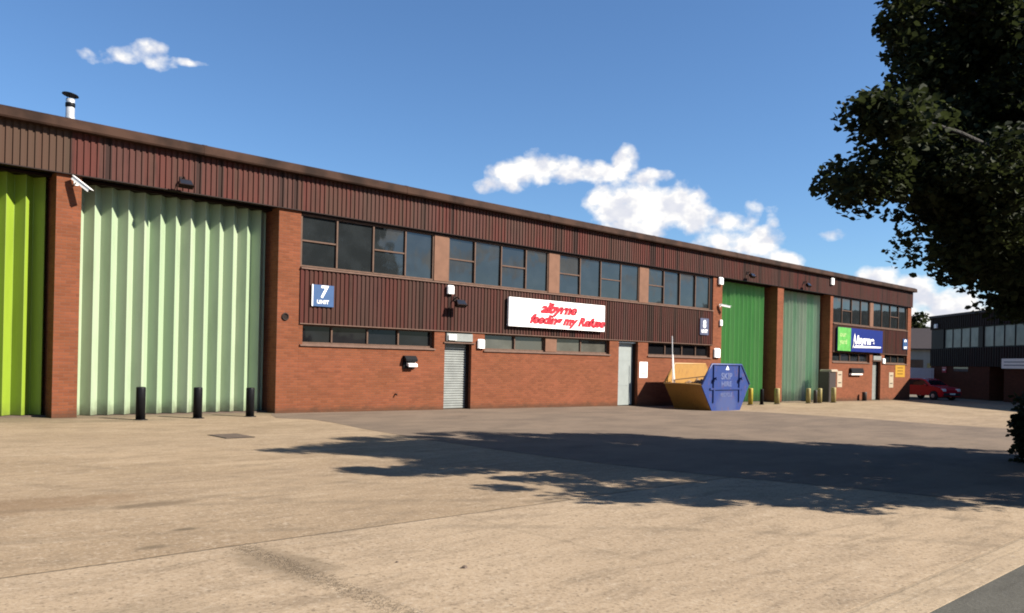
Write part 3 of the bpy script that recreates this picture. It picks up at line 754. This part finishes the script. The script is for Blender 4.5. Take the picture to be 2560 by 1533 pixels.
def skip_paint(name, col, worn, cy):
    m, nt, b = mat(name); g = G(nt); co = g.coord(); x, y, z = g.sep(co)
    n = g.noise(co, 5, 6, .7)
    c = g.mix(g.math('MULTIPLY', g.ramp(n, .45, .75), .45), col, [v*.6 for v in col])
    if worn:
        d = g.math('ADD', g.math('POWER', g.math('DIVIDE', g.math('ADD', x, .02), .8), 2.0), g.math('POWER', g.math('DIVIDE', g.math('SUBTRACT', z, .15), .62), 2.0))
        d = g.math('ADD', d, g.math('MULTIPLY', g.math('SUBTRACT', g.noise(co, 3, 5), .5), 1.0))
        c = g.mix(g.math('MULTIPLY', g.math('SUBTRACT', 1, g.ramp(d, .3, 1.2)), .55), c, worn)
    rust = g.noise(g.scale(co, (3, 3, 1)), 3, 6, .7)
    c = g.mix(g.math('MULTIPLY', g.ramp(rust, .54, .7), .65), c, (.12, .05, .02))
    g.put(b.inputs['Base Color'], c); b.inputs['Roughness'].default_value = .5
    return m
M['skip_blue'] = skip_paint('skip_blue_paint', (.005, .024, .13), (.045, .06, .14), 0)
M['skip_orange'] = skip_paint('skip_orange_paint', (.29, .15, .032), None, 0)
M['skip_letter'] = plain('faded_skip_letter', (.075, .095, .20), .6)
M['wood'] = plain('raw_timber', (.42, .27, .16), .7, 0, .15, 4)
skip()
def plank(label, a, b, w, t, m, name='timber_board', cat='board'):
    a, b = Vector(a), Vector(b); d = (b-a); L = d.length
    T = Matrix.Translation(a) @ d.normalized().to_track_quat('X', 'Z').to_matrix().to_4x4()
    mb = MB(); mb.bbox(0, L, -w/2, w/2, 0, t, .006, T); return tag(mb.build(name, m), label, cat)
g7 = gz(30.33, -2)
# rubble heap filling the skip
def heap(name, m, cx, cy, z0, rx, ry, h, seed, label, cat, n=26, p=1.6, rough=.12):
    r_ = np.random.default_rng(seed); ph = r_.uniform(0, 6.28, 12)
    def hh(u, v):
        b = max(0, 1-(abs(u)**p+abs(v)**p))**.6
        return h*b*(1+rough*(math.sin(9*u+ph[0])+math.sin(8*v+ph[1])+.8*math.sin(15*u+7*v+ph[2])+.6*math.sin(23*u-17*v+ph[3])+.5*math.sin(31*v+ph[4])))
    mb = MB(); V = []; F = []
    for i in range(n+1):
        for j in range(n+1):
            u, v = -1+2*i/n, -1+2*j/n
            V.append((cx+rx*u, cy+ry*v, z0+hh(u, v)))
    for i in range(n):
        for j in range(n): a = i*(n+1)+j; F.append((a, a+n+1, a+n+2, a+1))
    o = len(V); V += [(x, y, z0-.03) for x, y, z in V]
    for i in range(n):
        for j in range(n): a = o+i*(n+1)+j; F.append((a, a+1, a+n+2, a+n+1))
    bd = [i*(n+1) for i in range(n+1)]+[n*(n+1)+j for j in range(1, n+1)]+[i*(n+1)+n for i in range(n-1, -1, -1)]+[j for j in range(n-1, 0, -1)]
    for k in range(len(bd)): a, b = bd[k], bd[(k+1)%len(bd)]; F.append((a, b, o+b, o+a))
    mb.add(V, F, None, True); return tag(mb.build(name, m), label, cat)
heap('rubble_pile', plain('sandy_rubble', (.24, .15, .085), .95, 0, .25, 9, .02), 30.27, -1.96, g7+.62, 1.27, .84, .6, 3, 'sandy rubble filling the orange and blue skip', 'rubble', p=4)
plank('pale board lying across the orange end of the skip', (28.75,-1.2,g7+1.25), (29.3,-2.55,g7+1.45), .22, .035, 'wood')
plank('thin white pole sticking up out of the skip', (28.62,-1.3,g7+1.12), (28.58,-1.25,g7+3.12), .03, .03, 'white', 'pole', 'pole')
plank('grey plastic pipe standing in the skip beside the white pole', (28.72,-1.3,g7+1.12), (28.62,-1.24,g7+2.35), .06, .06, 'offwhite', 'plastic_pipe', 'pipe')
# ------------------------------------------------------------------ foliage
def leaves(name, m, lobes, nclump, nleaf, crad, lsize, parent, seed, shell=.55, zmin=None, squash=.8, clip=None):
    r_ = np.random.default_rng(seed)
    lob = np.array(lobes, float)            # cx cy cz rx ry rz
    vol = (lob[:,3]*lob[:,4]*lob[:,5])**(2/3); pick = r_.choice(len(lob), nclump, p=vol/vol.sum())
    d = r_.normal(size=(nclump,3)); d /= np.linalg.norm(d, axis=1)[:,None]
    rr = shell+(1-shell)*r_.random(nclump)**.7
    cc = lob[pick,:3]+d*lob[pick,3:]*rr[:,None]
    if zmin is not None: cc = cc[cc[:,2] > zmin]
    if clip is not None: cc = cc[clip(cc)]
    nclump = len(cc)
    cr = crad*r_.uniform(.6,1.25,nclump)
    N = nclump*nleaf
    u = r_.normal(size=(N,3)); u /= np.linalg.norm(u, axis=1)[:,None]
    u *= (r_.random(N)**.45)[:,None]; u[:,2] *= squash
    P = np.repeat(cc, nleaf, 0)+u*np.repeat(cr, nleaf)[:,None]
    if zmin is not None: P[:,2] = np.maximum(P[:,2], zmin-.1*r_.random(N))
    n = r_.normal(size=(N,3)); n[:,2] = np.abs(n[:,2])+.5; n /= np.linalg.norm(n, axis=1)[:,None]
    a = np.cross(n, r_.normal(size=(N,3))); a /= np.linalg.norm(a, axis=1)[:,None]; b = np.cross(n, a)
    s = lsize*r_.uniform(.6,1.35,N)[:,None]
    shape = [(0,-.55,0),(.42,-.2,.06),(.36,.22,.05),(0,.62,-.05),(-.36,.22,.05),(-.42,-.2,.06)]
    V = np.stack([P+a*s*q[0]+b*s*q[1]+n*s*q[2] for q in shape], 1).reshape(-1,3)
    me = bpy.data.meshes.new(name)
    base = (np.arange(N)*6)[:,None]
    idx = (base+np.array([0,1,2,3, 0,3,4,5])[None]).reshape(-1)
    me.vertices.add(len(V)); me.vertices.foreach_set('co', V.astype('f4').ravel())
    me.loops.add(len(idx)); me.loops.foreach_set('vertex_index', idx.astype('i4'))
    me.polygons.add(2*N); me.polygons.foreach_set('loop_start', (np.arange(2*N)*4).astype('i4')); 
    me.update(calc_edges=True); me.validate()
    at = me.attributes.new('tint', 'FLOAT', 'POINT')
    t = np.clip(np.repeat(r_.random(nclump), nleaf)*.6+r_.random(N)*.5, 0, 1)
    at.data.foreach_set('value', np.repeat(t, 6).astype('f4'))
    me.materials.append(M[m])
    o = bpy.data.objects.new(name, me); COL.objects.link(o); o.parent = parent; return o, cc
def limb_mesh(base, top, cc, loc, rad, nlimb, seed):
    r_ = random.Random(seed); mb = MB()
    B, Tt = Vector(base), Vector(top)
    n = 9; tr = [B.lerp(Tt, i/(n-1))+Vector((math.sin(i*1.1)*.08, math.cos(i*.9)*.08, 0)) for i in range(n)]
    tr[0] = B
    mb.tube([tuple(p) for p in tr], [rad*(1.25 if i == 0 else 1-.75*i/(n-1)) for i in range(n)], 14)
    pts = r_.sample(list(range(len(cc))), min(nlimb, len(cc)))
    for k in pts:
        c = Vector(cc[k]); i = r_.randint(3, n-2); s = tr[i]
        if c.z < s.z-1: s = tr[3]
        mid = s.lerp(c, .5)+Vector((0, 0, .35)); q = s.lerp(c, .25)+Vector((0, 0, .25)); w = s.lerp(c, .8)+Vector((r_.uniform(-.15,.15), r_.uniform(-.15,.15), .15))
        r0 = rad*.32
        mb.tube([tuple(s), tuple(q), tuple(mid), tuple(w), tuple(c)], [r0, r0*.75, r0*.5, r0*.28, .012], 6)
    return mb
def tree(name, label, loc, lobes, height, rad, m, nclump, nleaf, crad, lsize, seed, cat='tree', group=None, limbs=40, shell=.5, clip=None):
    e = empty(name, label, cat, loc, 0, group)
    lob = [(a-loc[0], b-loc[1], c-loc[2], d, f, h) for a, b, c, d, f, h in lobes]
    cl = (lambda P: clip(P+np.array(loc))) if clip else None
    o, cc = leaves('crown', m, lob, nclump, nleaf, crad, lsize, e, seed, shell, clip=cl)
    limb_mesh((0,0,-.1), (0.1,.1,height), cc, loc, rad, limbs, seed).build('trunk', 'bark', e)
    return e
LOBES = [(10.5,-17.4,4.8,.6,.4,.4), (12.3,-16.75,6.9,.6,.4,.4), (12.4,-16.9,6.05,.5,.4,.3), (13.5,-17.3,6.8,1.2,.8,.7), (16.0,-18.3,6.2,3.9,2.9,2.2), (13.7,-17.4,6.0,1.2,.9,1.0), (11.4,-16.93,4.15,1.7,.5,.3), (12.7,-17.25,4.9,1.3,.7,.6),
         (13.6,-17.5,4.2,2.2,.9,.8), (15.6,-17.2,3.9,2.4,1.0,.6), (17.8,-17.6,5.2,2.6,2.4,1.7), (15.4,-19.2,7.7,1.9,1.5,.9),
         (19.4,-20.3,5.2,2.6,2.4,1.9), (12.4,-19.3,4.0,1.8,1.6,.8), (13.6,-20.7,3.7,1.9,1.3,.8), (12.0,-16.9,5.3,.4,.3,.22), (16.8,-21.2,4.3,2.8,1.5,1.3), (15.4,-18.4,4.9,3.2,2.4,1.3),
         (13.4,-17.75,3.4,1.5,.7,.45), (15.4,-18.1,3.25,1.7,.9,.5), (16.4,-17.6,3.0,1.1,.55,.3), (18.4,-18.0,3.0,1.6,.9,.5),
         (17.8,-22.3,3.9,3.0,1.3,1.0), (21.5,-21.8,4.8,2.2,2.0,1.5), (14.6,-22.0,3.5,1.9,1.1,.8), (19.5,-19.3,3.6,2.0,1.5,.9), (12.2,-17.15,3.35,.45,.25,.1), (12.9,-17.35,3.1,.5,.25,.1), (13.5,-17.5,3.1,.6,.3,.12), (15.0,-17.6,2.85,.8,.35,.2), (10.9,-18.9,4.3,.9,.9,.5), (11.3,-20.1,3.9,1.1,.9,.5), (12.6,-20.6,3.3,1.4,.8,.5)]
tree('broadleaf_tree', 'large dark leafy tree overhanging the yard from the right', (15.8,-19.9,gz(16)), LOBES, 8.2, .32, 'leaf', 1150, 230, .42, .085, 5, limbs=60)
e = empty('shrub', 'dense dark shrub standing under the tree at the right edge', 'shrub', (18.0,-17.6,gz(17.6)))
leaves('foliage', 'leaf2', [(0,0,.75,.75,.7,.9),(.9,-.3,.9,1.0,1.0,1.0),(-.25,.1,.4,.6,.6,.5)], 170, 90, .3, .11, e, 8, .4, zmin=.03)
limb_mesh((.3,0,-.05), (.5,.1,2.0), [(0,.2,1.2),(.6,.3,1.9),(.9,-.3,1.4),(.2,-.2,1.0),(-.2,.3,.7)], None, .06, 5, 3).build('stem', 'bark', e)

# ------------------------------------------------------------------ second building beyond
B2 = empty('brick_building', 'dark shaded brick office building with boarded upper storey beyond the red car', 'building', (72.0,3.55,gz(70)), math.atan2(-9.38,-10.0)); B2.scale = (1.13,)*3
def p2(mb, name, m, label=None):
    o = mb.build(name, m, B2)
    if label: o['label'] = label
    return o
L2 = 30
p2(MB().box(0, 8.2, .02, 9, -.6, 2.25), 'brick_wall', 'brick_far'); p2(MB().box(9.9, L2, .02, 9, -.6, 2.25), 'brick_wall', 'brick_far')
p2(MB().box(8.2, 9.9, 1.2, 1.4, -.6, 2.25), 'door_recess', 'black')
p2(MB().box(8.35, 9.75, 1.1, 1.18, -.1, 2.1), 'entrance_door', 'dark_metal')
def cl2(x0, x1, z0, z1):
    mb = cladding(x0, x1, z0, z1, -.05, .028, .3); return mb
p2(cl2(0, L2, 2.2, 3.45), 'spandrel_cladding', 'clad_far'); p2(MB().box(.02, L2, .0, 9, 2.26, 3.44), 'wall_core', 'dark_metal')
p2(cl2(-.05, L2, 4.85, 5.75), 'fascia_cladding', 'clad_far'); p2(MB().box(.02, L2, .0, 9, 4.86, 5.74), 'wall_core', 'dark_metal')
p2(MB().prism([(-.15,5.70),(-.15,5.86),(9.1,5.95),(9.1,5.76),(-.04,5.76),(-.04,5.70)], -.12, L2, 'x'), 'roof', 'coping_top')
p2(MB().box(.0, 1.9, .015, .3, 3.45, 4.85), 'brick_pier', 'dark_metal')
p2(MB().box(.02, L2, .5, 9, 3.45, 4.85), 'wall_core', 'black')
for k in range(4):
    xa = 1.9+k*5.4; mb = MB(); t = .05
    mb.box(xa, xa+4.8, .06, .16, 3.46, 3.52); mb.box(xa, xa+4.8, .06, .16, 4.78, 4.84)
    for q in range(5): mb.box(xa+q*1.2-(.05 if q == 4 else 0), xa+q*1.2+.05, .06, .16, 3.52, 4.78)
    w = p2(mb, 'window', 'black')
    gm = MB(); gm.box(xa+.01, xa+4.79, .1, .12, 3.48, 4.82); go = gm.build('glass', 'pale_pane', w)
    p2(MB().box(xa+4.802, xa+5.398, .02, .3, 3.45, 4.85), 'brick_pier', 'dark_metal')
    mb = MB(); mb.box(xa+1.2, xa+4.4, -.01, .03, 2.0, 2.2); 
    if k == 0: p2(MB().box(xa+1.6, xa+3.6, .0, .03, 1.85, 2.15), 'low_window', 'glass_pale')
e = empty('wall_lamp', 'small white box lamp high on the corner of the dark building', 'lamp')
e.location = Matrix.Translation(Vector((72.0,3.55,gz(70)))) @ Matrix.Rotation(B2.rotation_euler.z, 4, 'Z') @ Matrix.Scale(1.13, 4) @ Vector((1.0,-.06,4.95)); e.rotation_euler.z = B2.rotation_euler.z
MB().bbox(-.25,.25,-.14,0,0,.35,.03).build('housing', 'offwhite', e); MB().box(-.2,.2,-.146,-.14,.06,.28).build('lens', 'lamp_glass', e)
e = empty('wall_sign', 'long pale grey sign board on the dark building at the right edge', 'sign'); T2 = Matrix.Translation(Vector((72.0,3.55,gz(70)))) @ Matrix.Rotation(B2.rotation_euler.z, 4, 'Z') @ Matrix.Scale(1.13, 4)
e.location = T2 @ Vector((9.9,-.1,2.1)); e.rotation_euler.z = B2.rotation_euler.z
MB().box(0,4.2,-.05,0,0,.68).build('board', 'offwhite', e)
mb = MB(); mb.box(.3,3.6,-.056,-.05,.2,.26); mb.box(.3,3.0,-.056,-.05,.42,.48); mb.build('printed_line', 'blue_sign_dark', e)
e = empty('notice_board', 'small red notice on brick behind the red car', 'sign'); e.location = T2 @ Vector((2.2,-.01,1.75)); e.rotation_euler.z = B2.rotation_euler.z
MB().box(-.35,.35,-.04,.0,0,.45).build('board', 'red', e); MB().box(-.2,.2,-.046,-.04,.18,.25).build('printed_line', 'white', e)

# far grey shed
e = empty('grey_shed', 'pale grey shed with brown roof far off between the two buildings', 'building', (100,15.4,gz(101)), R(-72))
MB().box(-12,12,0,14,-.8,4.9).build('wall', 'grey_wall', e)
MB().prism([(-.6,4.9),(7,7.6),(14.6,4.9),(14.6,4.75),(7,7.3),(-.6,4.75)], -12.4, 12.4, 'x').build('roof', 'coping_top', e)
for xx in (-6,-1,4): 
    w = MB().box(xx,xx+2.2,-.05,.0,1.2,3.6).build('window', 'glass_pale', e)
MB().box(1.6,3,-.06,-.002,0,3.2).build('shed_door', 'yellow_pale', e)
tree('distant_tree', 'small dark treetop beyond the far shed roof', (118,22,gz(118)), [(118,22,6.5,3,3,2.6),(120,21,5.5,2.5,2.5,2)], 6, .3, 'leaf', 60, 60, .9, .4, 12, limbs=8)

# ------------------------------------------------------------------ vehicles
def car(label, loc, rz, paint):
    e = empty('parked_car', label, 'car', loc, rz)
    prof = [(-2.02,.38),(-2.06,.62),(-1.98,.92),(-1.72,1.02),(-1.45,1.33),(-1.15,1.45),(.05,1.47),(.42,1.40),(1.02,.98),(1.72,.86),(1.98,.70),(2.04,.45),(1.95,.26),(1.72,.24)]
    for cx in (1.28,-1.28):
        prof += [(cx+.36*math.cos(R(a)), .30+.36*math.sin(R(a))) for a in range(0, 181, 20)]
    prof += [(-1.9,.24)]
    hw = lambda z: .86 if z < .95 else .86-(z-.95)*.42
    mb = MB(); n = len(prof)
    v = [(x, -hw(z), z) for x, z in prof]+[(x, hw(z), z) for x, z in prof]
    mb.add(v, [tuple(range(n)), tuple(reversed(range(n,2*n)))]+[(i,(i+1)%n,n+(i+1)%n,n+i) for i in range(n)])
    mb.build('body', paint, e)
    for s in (-1, 1):
        yy = lambda z: s*(hw(z)+.006)
        mb = MB(); W = [(-1.55,1.0),(-1.3,1.30),(-1.1,1.38),(0,1.39),(.32,1.33),(.82,1.0)]
        o = [(x, yy(z), z) for x, z in W]; mb.add(o+[(x, y-s*.02, z) for x, y, z in o], [tuple(range(6)), tuple(reversed(range(6,12)))]+[(i,(i+1)%6,6+(i+1)%6,6+i) for i in range(6)]); mb.build('side_window', 'clear_glass', e)
        mb = MB(); mb.box(-.34,-.28,min(s*.70,s*.875),max(s*.70,s*.875),1.0,1.38) if False else None
        mb = MB(); mb.bbox(.55,.72,min(s*.87,s*1.02),max(s*.87,s*1.02),.98,1.10,.02); mb.build('wing_mirror', paint, e)
        mb = MB(); mb.bbox(-2.05,-1.9,min(s*.6,s*.87),max(s*.6,s*.87),.72,.95,.02); mb.build('tail_light', 'red', e)
        mb = MB(); mb.bbox(1.78,2.0,min(s*.5,s*.83),max(s*.5,s*.83),.62,.80,.03); mb.build('headlight', 'lamp_glass', e)
        for cx in (1.28,-1.28):
            T = Matrix.Translation((cx, s*.84, .30)) @ Matrix.Rotation(R(90), 4, 'X')
            mb = MB(); mb.lathe([(.22,-.1),(.29,-.1),(.31,-.07),(.31,.07),(.29,.1),(.22,.1)], 0, 0, 24, T); w = mb.build('wheel', 'tyre', e)
            mb = MB(); mb.lathe([(.2,-.09),(.2,.09),(.1,.105),(.03,.1)], 0, 0, 16, T); r_ = mb.build('rim', 'steel', w)
    def glazed(a, b, name, wid):
        (x0,z0),(x1,z1) = a, b; mb = MB(); d = Vector((x1-x0,0,z1-z0)).normalized(); nn = Vector((d.z,0,-d.x))
        if nn.z < 0: nn = -nn
        q = [Vector((x0,-wid[0],z0)),Vector((x0,wid[0],z0)),Vector((x1,wid[1],z1)),Vector((x1,-wid[1],z1))]
        o = [tuple(p+nn*.012) for p in q]+[tuple(p-nn*.01) for p in q]
        mb.add(o, [(0,1,2,3),(7,6,5,4),(0,4,5,1),(1,5,6,2),(2,6,7,3),(3,7,4,0)]); mb.build(name, 'clear_glass', e)
    glazed((.95,1.03),(.47,1.365),'windscreen',(.76,.62)); glazed((-1.7,1.05),(-1.46,1.31),'rear_window',(.72,.64))
    MB().bbox(-2.1,-1.98,-.8,.8,.36,.56,.02).build('bumper', 'tyre', e); MB().box(-2.112,-2.10,-.25,.25,.58,.70).build('number_plate', 'white', e)
    MB().bbox(1.97,2.07,-.78,.78,.34,.52,.02).build('bumper', 'tyre', e); MB().box(2.07,2.08,-.25,.25,.40,.50).build('number_plate', 'white', e)
    return e
def van(label, loc, rz):
    e = empty('white_van', label, 'van', loc, rz)
    P = [(-2.7,.35),(-2.75,2.2),(-2.6,2.32),(1.2,2.32),(1.55,2.22),(2.15,1.3),(2.65,1.12),(2.75,.8),(2.72,.35)]
    for cx in (1.85,-1.75): P += [(cx+.4*math.cos(R(a)), .34+.4*math.sin(R(a))) for a in range(0, 181, 20)]
    MB().prism(P, -.95, .95, 'y').build('body', 'white', e)
    for s in (-1, 1):
        MB().prism([(1.25,1.3),(1.25,1.95),(1.6,1.95),(2.02,1.3)], min(s*.94,s*.957), max(s*.94,s*.957), 'y').build('side_window', 'clear_glass', e)
        MB().box(.95,.97,min(s*.95,s*.953),max(s*.95,s*.953),.5,2.2).build('door_seam', 'black', e)
        for cx in (1.85,-1.75):
            T = Matrix.Translation((cx, s*.9, .34)) @ Matrix.Rotation(R(90), 4, 'X')
            w = MB().lathe([(.2,-.1),(.32,-.1),(.34,-.07),(.34,.07),(.32,.1),(.2,.1)], 0, 0, 20, T).build('wheel', 'tyre', e)
            MB().lathe([(.2,-.09),(.2,.09),(.08,.1)], 0, 0, 14, T).build('rim', 'steel', w)
    return e
car('red hatchback parked beyond the far end of the long building', (61.0,-.1,gz(60)), R(-112), 'car_red')
van('white van parked behind the red car between the buildings', (71.6,4.6,gz(71)), R(-50))
e = empty('tyre', 'dark tyre standing on the tarmac just right of the red car', 'tyre', (62.7,-1.1,gz(63)))
MB().lathe([(.2,-.11),(.36,-.11),(.4,-.08),(.4,.08),(.36,.11),(.2,.11)], 0, 0, 26, Matrix.Translation((0,0,.4)) @ Matrix.Rotation(R(70), 4, 'Z') @ Matrix.Rotation(R(90), 4, 'Y')).build('rubber', 'tyre', e)
MB().lathe([(.19,-.06),(.19,.06),(.06,.07)], 0, 0, 18, Matrix.Translation((0,0,.4)) @ Matrix.Rotation(R(70), 4, 'Z') @ Matrix.Rotation(R(90), 4, 'Y')).build('rim', 'blue_sign_dark', e)

# trees across the road behind the viewer: the office windows mirror them
bt = tree('roadside_tree', 'dark roadside tree across the road, mirrored in the left office windows', (34,-42,gz(34)), [(38.3,-42,11.2,4.0,4,5.0),(41.8,-42,8.6,2.8,3,3),(35.5,-42,8.5,2.5,3,3)], 13, .4, 'leaf', 230, 70, 1.1, .42, 21, limbs=12, group='trees across the road')

e = leaves('woodland', 'leaf', [(110+i*13, -70-(i%3)*5, 5.0+(i%2), 9, 4, 5.2+1.2*math.sin(i*1.7)) for i in range(9)], 260, 60, 2.2, .9, None, 33, .3, zmin=-.5)[0]
tag(e, 'distant belt of trees across the road, mirrored low in the far office windows', 'woodland', kind='stuff')
# ------------------------------------------------------------------ sky, clouds, sun
AZ, EL = 32, 36
s = Vector((math.sin(R(AZ))*math.cos(R(EL)), -math.cos(R(AZ))*math.cos(R(EL)), math.sin(R(EL))))
sun = bpy.data.lights.new('sun', 'SUN'); sun.energy = 5.0; sun.angle = R(.53); sun.color = (1, .93, .82)
so = bpy.data.objects.new('sun', sun); COL.objects.link(so); so.rotation_euler = s.to_track_quat('Z', 'Y').to_euler(); so.location = (10, -30, 30)
W = bpy.data.worlds.new('World'); SC.world = W; W.use_nodes = True; g = G(W.node_tree)
bg = g.n['Background']; STR = .055
sky = g.n.new('ShaderNodeTexSky'); sky.sky_type = 'NISHITA'; sky.sun_disc = False
sky.sun_elevation = R(EL); sky.sun_rotation = math.atan2(s.x, s.y); sky.air_density = 1.0; sky.dust_density = .25; sky.ozone_density = 2.0
d = g.n.new('ShaderNodeTexCoord').outputs['Generated']; x, y, z = g.sep(d)
az = g.math('MULTIPLY', g.math('ARCTAN2', y, x), 180/math.pi); el = g.math('MULTIPLY', g.math('ARCSINE', z), 180/math.pi)
CL = [(48.3,12.2,1.0,.55,1),(46.8,12.8,1.7,.9,1),(45,13.4,2.0,.95,1),(42.9,13.2,1.9,.75,1),(40.8,13.1,1.7,.7,1),(38.9,13.7,.95,1.2,1.1),(37.4,12.7,1.5,.6,.9),
      (39.7,10.9,1.7,1.5,1.1),(37.6,10.7,2.3,1.7,1.2),(35.2,10.7,2.0,1.5,1.2),(38,9.4,2.4,1.0,1),(34.2,10.3,1.4,1.1,1),(32.2,9.6,1.9,.7,.8),(30.2,10.3,.5,.7,.5),(28.9,10.0,.4,.6,.5),
      (31.9,8.3,1.7,.8,1),(29.8,8.3,1.4,1.0,1),(28.3,7.2,1.3,.6,1),(33.6,7.7,2.2,.6,1),(22.4,5.8,1.4,.7,1),(20.7,4.9,2.0,1.1,1.1),(18.5,4.0,2.4,1.0,1),(20.6,2.8,3.2,1.6,1.2),
      (72.2,18.3,.85,.42,.55),(70.9,18.85,.85,.5,.6),(70.4,18.2,.85,.42,.6),(69.1,18.35,1.0,.14,.25),(74.2,17.9,.5,.22,.15),(25,8.6,.7,.3,.3),
      # clouds behind the viewer, mirrored in the glass
      (-57,8.6,3.4,1.1,1),(-49,6.9,2.6,.8,.7),(-43,7.4,3,.8,1),(-37.5,5.4,2.6,.9,1),(-33,6.2,2.6,.35,.7),(-24,4.9,3.4,.9,1),(-19.5,4.6,2.5,.8,1)]
p2d = g.comb(az, el, 0)
def vm(op, a, b, c=None):
    n = g.n.new('ShaderNodeVectorMath'); n.operation = op; g.put(n.inputs[0], a); g.put(n.inputs[1], b)
    if c is not None: g.put(n.inputs[2], c)
    return n.outputs['Value'] if op == 'DOT_PRODUCT' else n.outputs[0]
dens = None
for a, e_, ra, re, k in CL:
    v = vm('MULTIPLY_ADD', p2d, (1/ra, 1/re, 0), (-a/ra, -e_/re, 0))
    q = g.math('MULTIPLY_ADD', vm('DOT_PRODUCT', v, v), -k, 1.2*k)
    dens = q if dens is None else g.math('SMOOTH_MAX', dens, q, .6)
def fb(dx, dy, det, sc):
    co = vm('MULTIPLY_ADD', p2d, (1, 1.3, 0), (dx, dy, 0))
    n = g.n.new('ShaderNodeTexNoise'); n.noise_dimensions = '2D'; g.put(n.inputs['Vector'], co)
    n.inputs['Scale'].default_value = sc; n.inputs['Detail'].default_value = det; n.inputs['Roughness'].default_value = .5
    return n.outputs[0]
n0 = fb(0, 0, 7, .72); n1 = fb(7.3, 2.1, 3, .55)
dd = g.math('ADD', dens, g.math('MULTIPLY', g.math('SUBTRACT', n0, .48), 2.9))
mask = g.math('POWER', g.ramp(dd, -.25, .95, False), 1.15)
lit = g.math('ADD', g.ramp(n1, .34, .58), g.math('MULTIPLY', g.math('SUBTRACT', n0, .5), 1.2), clamp=True)
cloud = g.mix(lit, (5.2, 5.35, 5.95), (7.4, 7.25, 7.05))
tint = g.n.new('ShaderNodeMix'); tint.data_type = 'RGBA'; tint.blend_type = 'MULTIPLY'; tint.inputs[0].default_value = 1
g.l.new(sky.outputs[0], tint.inputs[6]); tint.inputs[7].default_value = (.63, .84, 1.06, 1)
skyc = g.mix(mask, tint.outputs[2], cloud)
g.put(bg.inputs['Color'], skyc); bg.inputs['Strength'].default_value = STR

# ------------------------------------------------------------------ camera
F, CX, CY, A, ROLL, H, D = 2030., 1280., 902., R(46.5), R(1.26), 1.61, 21.56
cam = bpy.data.cameras.new('camera'); co_ = bpy.data.objects.new('camera', cam); COL.objects.link(co_); SC.camera = co_
fwd = Vector((math.cos(A), math.sin(A), 0)); right = Vector((math.sin(A), -math.cos(A), 0)); up = Vector((0, 0, 1))
# roll: world appears turned clockwise -> camera turned counter-clockwise
r2 = right*math.cos(ROLL)+up*math.sin(ROLL); u2 = -right*math.sin(ROLL)+up*math.cos(ROLL)
mw = Matrix((( r2.x, u2.x, -fwd.x, 0), (r2.y, u2.y, -fwd.y, -D), (r2.z, u2.z, -fwd.z, H), (0,0,0,1)))
co_.matrix_world = mw
cam.sensor_width = 36; cam.lens = F/2560*36; cam.shift_y = (CY-766.5)/2560; cam.clip_end = 3000; cam.clip_start = .05
SC.view_settings.view_transform = 'Standard'; SC.view_settings.look = 'None'; SC.view_settings.exposure = 1.4; SC.view_settings.gamma = 1
SC.cycles.filter_width = 1.9
SC.cycles.max_bounces = 6; SC.cycles.use_denoising = True
SC.render.resolution_x = 1024; SC.render.resolution_y = 613
